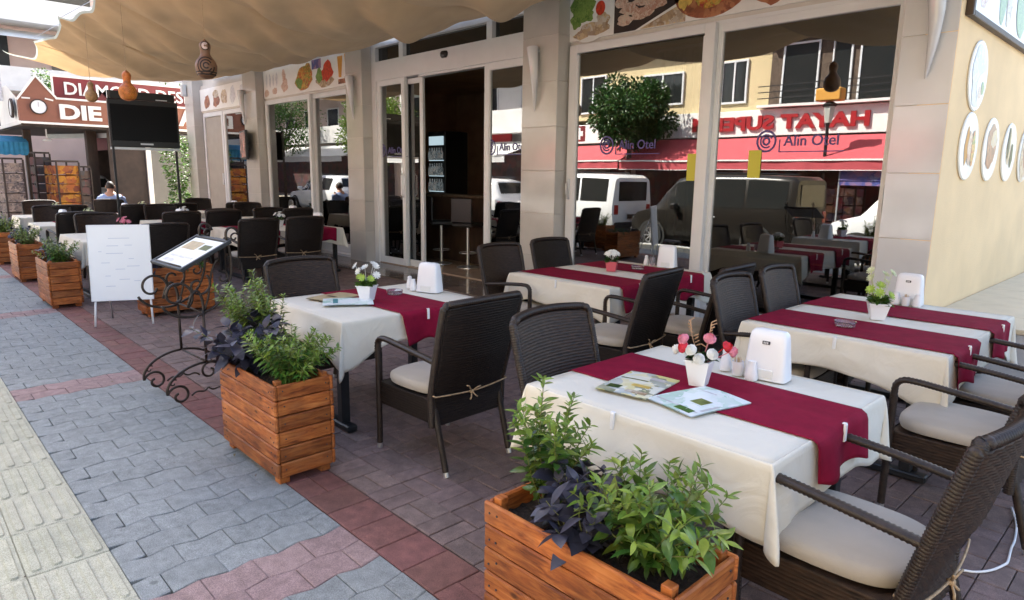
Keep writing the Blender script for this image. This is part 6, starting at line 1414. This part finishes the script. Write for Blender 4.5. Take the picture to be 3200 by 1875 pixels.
# ================================================================= CARS
def car(x, y, facing, kind, paint, label, z=-.13):
    """local +x is the nose; stations: x, z low, z belt, z top, half widths low / belt / top"""
    t = thing({'van': 'parked_van', 'suv': 'parked_suv', 'sedan': 'parked_car'}[kind], label, {'van': 'van', 'suv': 'suv', 'sedan': 'car'}[kind], (x, y, z), 0 if facing > 0 else pi, 'vehicles parked along the kerb')
    if kind == 'van': ST = [(-2.2, .45, 1.05, 1.10, .78, .82, .70), (-2.18, .32, 1.08, 1.76, .82, .87, .72), (-2.05, .28, 1.08, 1.84, .84, .89, .74), (-1.2, .24, 1.06, 1.87, .86, .90, .75), (.3, .24, 1.04, 1.86, .86, .90, .74), (.75, .24, 1.02, 1.78, .86, .90, .72), (1.10, .24, 1.01, 1.45, .86, .89, .70), (1.42, .25, 1.0, 1.06, .85, .88, .72), (1.9, .27, .90, .93, .82, .84, .68), (2.12, .32, .72, .76, .74, .76, .62), (2.2, .40, .58, .60, .62, .62, .55)]; WH = (-1.37, 1.38); wb = (-2.0, .98)
    elif kind == 'suv': ST = [(-2.3, .45, .95, 1.0, .72, .78, .62), (-2.22, .30, 1.02, 1.12, .80, .88, .66), (-1.95, .26, 1.02, 1.58, .84, .92, .60), (-1.5, .24, 1.0, 1.66, .86, .93, .62), (-.2, .22, .97, 1.68, .86, .93, .63), (.45, .22, .95, 1.52, .86, .92, .60), (.95, .22, .95, 1.14, .86, .91, .66), (1.15, .23, .94, .99, .86, .90, .70), (1.8, .25, .88, .91, .83, .86, .68), (2.15, .30, .72, .75, .76, .78, .60), (2.28, .38, .55, .58, .62, .64, .5)]; WH = (-1.38, 1.40); wb = (-1.85, .9)
    else: ST = [(-2.15, .42, .85, .88, .70, .74, .6), (-2.05, .28, .92, .96, .78, .84, .66), (-1.6, .24, .92, .98, .84, .88, .66), (-1.1, .22, .90, 1.36, .85, .89, .58), (-.3, .2, .88, 1.44, .85, .89, .58), (.4, .2, .87, 1.30, .85, .88, .56), (.85, .2, .86, .95, .85, .87, .64), (1.5, .22, .80, .84, .83, .85, .66), (1.95, .28, .66, .70, .76, .78, .58), (2.1, .36, .5, .53, .64, .64, .5)]; WH = (-1.28, 1.32); wb = (-1.05, .7)
    def sec(st):
        x, zl, zb, zt, wl, wbt, wt = st
        R = [(wl*.9, zl), (wl, zl+.10), (wbt, (zl+zb)*.5+.06), (wbt, zb-.06), (wbt-.012, zb), (wt+.05, zt-.10 if zt-zb > .25 else zb+(zt-zb)*.5), (wt, zt-.03 if zt-zb > .1 else zt-.01), (wt-.12, zt)]
        return [(x, a, b) for a, b in R]+[(x, -a, b) for a, b in R[::-1]]
    S = []
    for a, b in zip(ST, ST[1:]):
        for q in range(3): S.append(tuple(a[i]+(b[i]-a[i])*q/3 for i in range(7)))
    S.append(ST[-1]); m = MB(); n = 16; P = [p for s in S for p in sec(s)]
    m.add(P, [(i*n+j, (i+1)*n+j, (i+1)*n+(j+1) % n, i*n+(j+1) % n) for i in range(len(S)-1) for j in range(n)]+[tuple(range(n)), tuple((len(S)-1)*n+j for j in range(n-1, -1, -1))])
    obj('body', m, paint, t, True, 42)
    def at(xx):
        for a, b in zip(ST, ST[1:]):
            if a[0] <= xx <= b[0]: s = (xx-a[0])/(b[0]-a[0]); return tuple(a[i]+(b[i]-a[i])*s for i in range(7))
    # side glazing
    cuts = {'van': [(-1.98, -1.05), (-.98, .02), (.09, .92)], 'suv': [(-1.62, -.75), (-.69, .12), (.18, .72)], 'sedan': [(-.95, -.25), (-.2, .5)]}[kind]
    for a, b in cuts:
        for s in (-1, 1):
            q = MB(); N = 8
            for i in range(N+1):
                xx = a+(b-a)*i/N; st = at(xx); p = [pp for pp in sec(st)[:8]]; lo, hi = Vector(p[4]), Vector(p[5])
                for k_, f in ((0, .08), (1, .98)): v = lo.lerp(hi, f); q.v.append((v.x, s*(v.y+.006), v.z))
            q.f = [(2*i, 2*i+2, 2*i+3, 2*i+1) if s < 0 else (2*i, 2*i+1, 2*i+3, 2*i+2) for i in range(N)]; obj('side_window', q, 'car_glass', t)
    # windscreen and rear glass lie on the body skin between stations
    def glassband(x0, x1, fw, name):
        q = MB(); N = 6
        for i in range(N+1):
            xx = x0+(x1-x0)*i/N; st = at(xx); zt = st[3]; wt = st[6]-.07
            for u in (-1, -.5, 0, .5, 1): q.v.append((xx+(.006 if x1 > 0 else -.006), u*wt, zt+.008))
        q.f = [(i*5+j, (i+1)*5+j, (i+1)*5+j+1, i*5+j+1) for i in range(N) for j in range(4)]; obj(name, q, 'car_glass', t, True)
    if kind == 'van': glassband(.72, 1.38, 1, 'windscreen'); q = MB(); q.box(-2.205, -2.19, -.62, .62, 1.14, 1.66, .004); obj('rear_window', q, 'car_glass', t)
    elif kind == 'suv': glassband(.42, 1.05, 1, 'windscreen'); glassband(-2.18, -1.98, -1, 'rear_window')
    else: glassband(.36, .82, 1, 'windscreen'); glassband(-1.55, -1.12, -1, 'rear_window')
    xr = ST[0][0]
    for s in (-1, 1):
        q = MB(); q.box(xr-.012, xr+.10, s*.72-.09, s*.72+.09, .78 if kind == 'van' else .80, 1.04 if kind == 'van' else .95, .01); obj('tail_light', q, 'tail_red', t)
        q = MB(); q.box(ST[-2][0]-.30, ST[-2][0]+.02, s*.60-.12, s*.60+.12, .62, .78, .03); obj('headlight', q, 'headlight', t)
        q = MB(); q.box(.62, .78, s*.98-.09, s*.98+.09, 1.02, 1.16, .03); q.box(.66, .72, s*.9-.06, s*.9+.06, 1.02, 1.06); obj('wing_mirror', q, paint, t)
        q = MB(); q.box(-.30, -.16, s*.905-.012, s*.905+.012, .86, .89, .005); obj('door_handle', q, 'alu' if paint == 'car_black' else 'car_white', t)
    q = MB(); q.box(xr-.03, xr+.25, -.80, .80, .36, .58, .04); q.box(ST[-1][0]-.30, ST[-1][0]+.03, -.72, .72, .28, .50, .05); obj('bumper', q, 'rubber' if kind == 'van' else paint, t)
    q = MB(); q.box(xr-.034, xr-.028, -.26, .26, .66, .78); obj('number_plate', q, 'goods_dark', t)
    for xx in WH:
        for s in (-1, 1):
            q = MB(); q.lathe([(.37, -.02), (.40, .0), (.40, .012), (.345, .016)], 28, cap=False); q.xf(0, T(xx, s*.895, .33) @ RX(-s*pi/2)); obj('wheel_arch', q, 'rubber', t, True, 40)
            q = MB(); q.lathe([(.20, -.11), (.30, -.11), (.325, -.08), (.325, .07), (.30, .10), (.215, .10)], 28, cap=False); q.xf(0, T(xx, s*.83, .325) @ RX(-s*pi/2)); w = obj('wheel', q, 'rubber', t, True, 40)
            q = MB(); q.lathe([(.215, .095), (.20, .10), (.19, .05), (.19, .03)], 24, cap=False)
            for i in range(9):
                a = 2*pi*i/9; k = len(q.v); q.box(.03, .20, -.016, .016, .07, .095); q.xf(k, RZ(a))
            k = len(q.v); q.lathe([(.05, .06), (.05, .10), (.001, .105)], 12); q.xf(0, T(xx, s*.83, .325) @ RX(-s*pi/2)); obj('rim', q, 'rim', w, True, 30)
            q = MB(); q.lathe([(.19, .02), (.001, .02)], 20, cap=False); q.xf(0, T(xx, s*.83, .325) @ RX(-s*pi/2)); obj('brake_well', q, 'rubber', w)
    if kind != 'sedan':
        q = MB()
        for s in (-1, 1): q.tube([(-1.6, s*.62, ST[4][3]+.03), (.2, s*.62, ST[4][3]+.035)], .018, 6)
        obj('roof_rails', q, 'black_plastic', t)
    return t
car(-13.35, -1.62, -1, 'van', 'car_white', 'white panel sided van with side windows, parked before the pharmacy sign')
car(-8.55, -1.72, -1, 'van', 'car_black', 'black van with alloy wheels parked between two white vehicles')
car(-3.65, -1.75, -1, 'van', 'car_white', 'white van with a black bumper parked nearest the camera')
car(-18.3, -1.75, -1, 'suv', 'car_white', 'white suv parked ahead of the white van')
car(-28.3, -1.6, -1, 'suv', 'car_white', 'white suv whose rear is mirrored in the middle window')
car(-36.8, -1.4, -1, 'sedan', 'car_white', 'white saloon farthest up the street')
car(-30.5, 6.2, 1, 'sedan', 'car_white', 'white saloon parked in the side street behind the clock shop', -.005)

# ================================================================= ACROSS THE STREET (mirrored in the glass)
YO = -8.5
op = thing('apartment_block', 'yellow apartment block with white balcony and supermarket on its ground floor', 'building')
m = MB(); m.box(-20.5, -4, YO-8, YO, 3.95, 9.5); m.box(4.2-8.2, 6, YO-8, YO, 0, 9.5); m.box(-20.5, -4, YO-8, YO-4, 0, 3.95); obj('wall', m, 'yellow_block', op)
m = MB(); m.box(-20.6, 6.1, YO-.3, YO+.5, 6.6, 6.85); m.box(-20.6, 6.1, YO-8, YO+.6, 9.5, 9.7); obj('cornice', m, 'pink_wall', op)
def owin(x, z, w_, h_):
    m = MB(); frame_rect(m, x-w_/2, x+w_/2, z, z+h_, YO+.004, YO+.07, .07); m.box(x-.03, x+.03, YO+.005, YO+.065, z+.07, z+h_-.07); o = obj('window', m, 'frame_white', op)
    obj('pane', MB().box(x-w_/2+.06, x+w_/2-.06, YO+.012, YO+.03, z+.06, z+h_-.06), 'car_glass', o)
for x, z, w_, h_ in ((-12.2, 4.2, 1.0, 1.5), (-15.0, 4.3, 1.8, 1.2), (-18.4, 4.2, 1.4, 1.5), (-12.2, 7.2, 1.0, 1.5), (-15.0, 7.2, 1.8, 1.3), (-9, 7.1, 2.6, 1.9), (-2.5, 4.2, 1.6, 1.5)): owin(x, z, w_, h_)
bk_ = MB(); bk_.box(-10.9, -5.6, YO+.003, YO+.02, 4.0, 6.3); obj('balcony_recess_shade', bk_, 'bark', op)  # flat dark panel on the wall, painting the shade of a balcony recess
m = MB(); m.box(-11.1, -5.4, YO+.02, YO+.45, 3.97, 4.05); m.box(-11.1, -5.4, YO+.02, YO+.45, 6.3, 6.5); obj('balcony_slab', m, 'white_wall', op)
for z in (4.25, 4.45, 4.65): obj('balcony_rail', MB().box(-11.1, -5.4, YO+.40, YO+.43, z, z+.03), 'black_metal', op)
for x0, x1 in ((-10.5, -9.3), (-8.9, -8.3), (-8.1, -6.3)): o = obj('window', (lambda mm: (frame_rect(mm, x0, x1, 4.0, 6.0, YO+.022, YO+.08, .06), mm)[1])(MB()), 'frame_white', op); obj('pane', MB().box(x0+.05, x1-.05, YO+.03, YO+.05, 4.05, 5.95), 'car_glass', o)
m = MB(); m.box(-20.4, -4.1, YO-3.9, YO-3.8, 0, 3.9); obj('shop_back', m, 'goods_dark', op); m = MB()
for x in (-20.3, -16.5, -11.5, -6.2, -4.2): m.box(x-.15, x+.15, YO-.32, YO-.02, 0, 3.0)
obj('shop_post', m, 'pillar_tile', op)
sg = thing('supermarket_sign', 'long white supermarket sign board with red capital letters across the street', 'sign', (0, YO+.25, 0))
obj('board', MB().box(-15.6, -5.4, -.2, 0, 3.08, 3.93, .01), 'white_paint', sg)
me = fit_text(text_mesh('HAYAT SUPERM', .8, .03, 'lettering', 'red_letter', .034), 5.95, .47); put('lettering', me, sg, (-7.55, .035, 3.27), (pi/2, 0, pi))
ps = thing('pharmacy_sign', 'white sign board with a red square and white cross across the street', 'sign', (0, YO+.25, 0))
obj('board', MB().box(-20.3, -15.75, -.2, 0, 3.0, 3.75, .01), 'white_paint', ps); obj('square', MB().box(-19.3, -18.6, 0, .01, 3.1, 3.72), 'maroon_board', ps); m = MB(); m.box(-19.05, -18.85, .011, .016, 3.17, 3.65); m.box(-19.19, -18.71, .0112, .0158, 3.31, 3.51); obj('cross', m, 'white_paint', ps)
for k, (x, y0) in enumerate(((-25.5, 3.0),)):
    rs = thing('red_sign', 'red shop sign board with pale strokes farther up the street', 'sign', (x, YO+.3, y0)); obj('board', MB().box(-2.6, 2.4, -.1, 0, 0, .9, .01), 'red_letter', rs); m = MB(); r = random.Random(2)
def awning(x0, x1, z0, z1, dep, mt, label, name='shop_awning'):
    t = thing(name, label, 'awning', (0, YO+.3, 0)); m = MB(); m.grid(lambda u, v: (x0+(x1-x0)*u, dep*v, z1+(z0-z1)*v-.05*sin(pi*v)), 16, 8); obj('fabric', m, mt, t, True)
    m = MB(); m.grid(lambda u, v: (x0+(x1-x0)*u, dep+.01*sin(40*u), z0-.28*v), 60, 3); obj('valance', m, mt, t, True); m = MB(); m.box(x0, x1, dep-.02, dep+.03, z0-.02, z0+.03); m.box(x0, x1, dep+.012, dep+.024, z0-.30, z0-.28)
    for x in (x0, x1): m.tube([(x, .02, z1-.5), (x, dep, z0)], .02, 6)
    obj('rail', m, 'white_paint', t)
awning(-15.5, -5.5, 2.22, 3.02, 1.6, 'red_awning', 'wide red shop awning under the supermarket sign')
awning(-20.2, -15.8, 2.25, 2.9, 1.3, 'red_awning', 'short red shop awning under the pharmacy sign')
t = thing('packet_display', 'blue hanging sheet of colourful packets under the red awning', 'display', (-6.6, YO+1.7, 1.5)); obj('sheet', MB().box(-1.1, .6, 0, .04, 0, .62), 'blue_sheet', t); obj('rail', MB().box(-1.15, .65, -.01, .05, .62, .66), 'alu', t); obj('post', MB().box(-1.13, -1.09, 0, .04, -1.5, .62).box(.58, .62, 0, .04, -1.5, .62), 'alu', t)
for i, (x, lab) in enumerate(((-8.3, 'dark goods shelf left of the packet display under the red awning'), (-10.4, 'goods shelf behind the street lamp under the red awning'), (-13.2, 'goods shelf behind the street tree under the red awning'), (-18.0, 'goods shelf under the short red awning'))): rack('goods_shelf', x, YO+.4, 1.6, .5, 1.5, 'goods', lab, 'shelf')
hedge_tree(-15.3, -6.9, 5.3, 1.6, 'dark round street tree before the supermarket sign', 3, n=13000, mt='leaf_deep', trunk=.13)
hedge_tree(-32.5, -6.8, 6.2, 2.3, 'light green street tree mirrored in the middle window', 4, n=11000, mt='leaf_light')
hedge_tree(-42, -6.0, 6.5, 2.3, 'green street tree far up the street', 5, n=4000)
t = thing('street_lamp', 'old style dark street lamp with a yellow box on its head', 'street lamp', (-8.25, -6.9, 0)); m = MB(); m.lathe([(.16, 0), (.16, .3), (.08, .45), (.055, .9), (.045, 3.2), (.07, 3.3)], 12); obj('post', m, 'black_metal', t, True, 40)
m = MB(); m.lathe([(.10, 3.3), (.17, 3.75), (.17, 3.77)], 6); obj('lantern', m, 'lamp_glass', t); m = MB(); m.lathe([(.20, 3.77), (.22, 3.82), (.10, 3.9)], 6); obj('cap', m, 'black_metal', t); m = MB(); m.box(-.36, .36, -.2, .2, 3.92, 4.28, .03); obj('yellow_box', m, 'lamp_orange', t)
# other buildings up the street
def block(name, x0, x1, y0, y1, h, mt, label, floors, balc, wx=1.5, face=1):
    t = thing(name, label, 'building'); obj('wall', MB().box(x0, x1, y0, y1, -.1, h), mt, t); yf = y1 if face > 0 else y0
    for f in range(floors):
        z = 3.6+f*3.0; n = int((x1-x0)/3.0)
        for i in range(n):
            x = x0+(i+.5)*(x1-x0)/n; m = MB(); frame_rect(m, x-.75, x+.75, z+.5, z+2.3, yf+.004, yf+.06, .07); o = obj('window', m, 'frame_white', t); obj('pane', MB().box(x-.7, x+.7, yf+.01, yf+.03, z+.56, z+2.24), 'car_glass', o)
        if balc: obj('balcony_slab', MB().box(x0, x1, yf, yf+1.2, z-.05, z+.12), 'white_wall', t); obj('balustrade', MB().box(x0, x1, yf+1.12, yf+1.2, z+.12, z+1.0), balc, t)
    obj('shop_front', MB().box(x0+.3, x1-.3, yf+.003, yf+.05, .1, 2.9), 'goods_dark', t); return t
block('white_block', -33, -20.8, -17, -8.8, 10, 'white_wall', 'white apartment block with grey balconies up the street', 2, 'white_wall')
block('white_block', -52, -34, -17, -9.2, 12, 'pink_wall', 'pale pink apartment block far up the street', 3, 'white_wall')
block('corner_block', 6.2, 24, -17, -8.5, 10, 'white_wall', 'white block across the street beyond the supermarket', 2, 'white_wall')
awning(-31.5, -26.5, 2.5, 3.3, 2.4, 'white_awning', 'white awning up the street mirrored in the middle window'); awning(-25.8, -21.4, 2.5, 3.2, 2.0, 'white_awning', 'white awning between red sign and red cloth'); awning(-45, -35, 2.6, 3.4, 2.2, 'white_awning', 'white awning far up the street')
m = MB(); m.grid(lambda u, v: (-24.2+1.3*u, YO+2.5+.04*sin(9*u), 1.9-1.2*v), 12, 6); tag(obj('red_cloth', m, 'red_cloth', None, True), 'plain red cloth hanging below a white awning', 'cloth')
# far end on the left: balconied block with white awnings and a red banner
bl = thing('balcony_block', 'pale pink block with white balcony awnings beyond the clock shop', 'building')
obj('wall', MB().box(-44, -34, 2.0, 18, -.1, 9.4), 'pink_wall', bl)
for f in range(2):
    z = 4.6+f*2.6; m = MB(); m.box(-34, -32.6, 1.6, 18, z, z+.16); obj('balcony_slab', m, 'white_wall', bl); m = MB(); m.box(-32.7, -32.62, 1.6, 18, z+.16, z+.9); obj('balustrade', m, 'white_paint', bl)
    m = MB(); m.add([(-33.9, 1.8, z+2.45), (-33.9, 17, z+2.45), (-32.0, 17, z+1.9), (-32.0, 1.8, z+1.9)], [(0, 1, 2, 3)]); obj('balcony_awning', m, 'white_awning', bl)
    for i in range(5):
        y = 3.0+i*3; m = MB(); m.box(-34.0, -33.95, y, y+1.6, z+.2, z+2.2); obj('window', m, 'car_glass', bl)
t = thing('advert_panel', 'white and black advert panel standing on the shop roof by the red banner', 'sign', (-26.5, 2.5, 3.7)); m = MB(); m.box(-.05, .05, -.9, .8, 0, 1.0); obj('panel', m, 'food_grey', t); m = MB(); m.box(-.03, .03, -.6, -.54, -.4, 0); m.box(-.03, .03, .5, .56, -.4, 0); obj('stand', m, 'black_metal', t)
m = MB(); m.grid(lambda u, v: (-28.0+.05*sin(7*v), 2.15+.75*u, 5.3-1.0*v), 8, 6); tag(obj('red_banner', m, 'red_cloth', None, True), 'red banner hanging at the left edge of the picture', 'banner')
m = MB(); m.tube([(-28.02, 2.1, 0), (-28.02, 2.1, 5.4)], .03, 8); tag(obj('banner_pole', m, 'alu', None, True), 'thin pole carrying the red banner', 'pole')
pot_plant(-26.6, 4.4, 1, 'yellow green potted conifer on the terrace beyond the clock gable', 'leaf', seed=9, h=.9, spread=.25).location.z = 3.62
hedge_tree(-31.5, 9.5, 5, 1.9, 'sunlit green tree behind the clock shop', 6, n=3000, mt='leaf_light'); hedge_tree(-36, 3.0, 4, 1.4, 'autumn brown tree in the sunlit street', 7, n=1500, mt='orange_gourd', group='trees in the side street')
g_ = MB(); g_.box(-52, -30, -7.6, 12, -.1, -.0); struct(obj('far_plaza', g_, 'slab_stone'))
block('end_block', -62, -53, -10, 14, 11, 'white_wall', 'white block closing the far end of the street', 2, None)

block('tall_block', -54, -44, 1.5, 22, 19, 'pink_wall', 'tall pinkish block rising behind the white balcony awnings', 4, 'white_wall')
tb_ = bpy.data.objects['tall_block']
for f in range(5):
    z = 6.2+f*2.7; obj('balcony_slab', MB().box(-44, -42.4, 1.5, 22, z, z+.18), 'white_wall', tb_); obj('balustrade', MB().box(-42.5, -42.4, 1.5, 22, z+.18, z+1.0), 'white_paint', tb_)
    for i in range(6):
        y = 2.5+i*3.2; obj('window', MB().box(-44.0, -43.95, y, y+1.7, z+.25, z+2.2), 'car_glass', tb_)
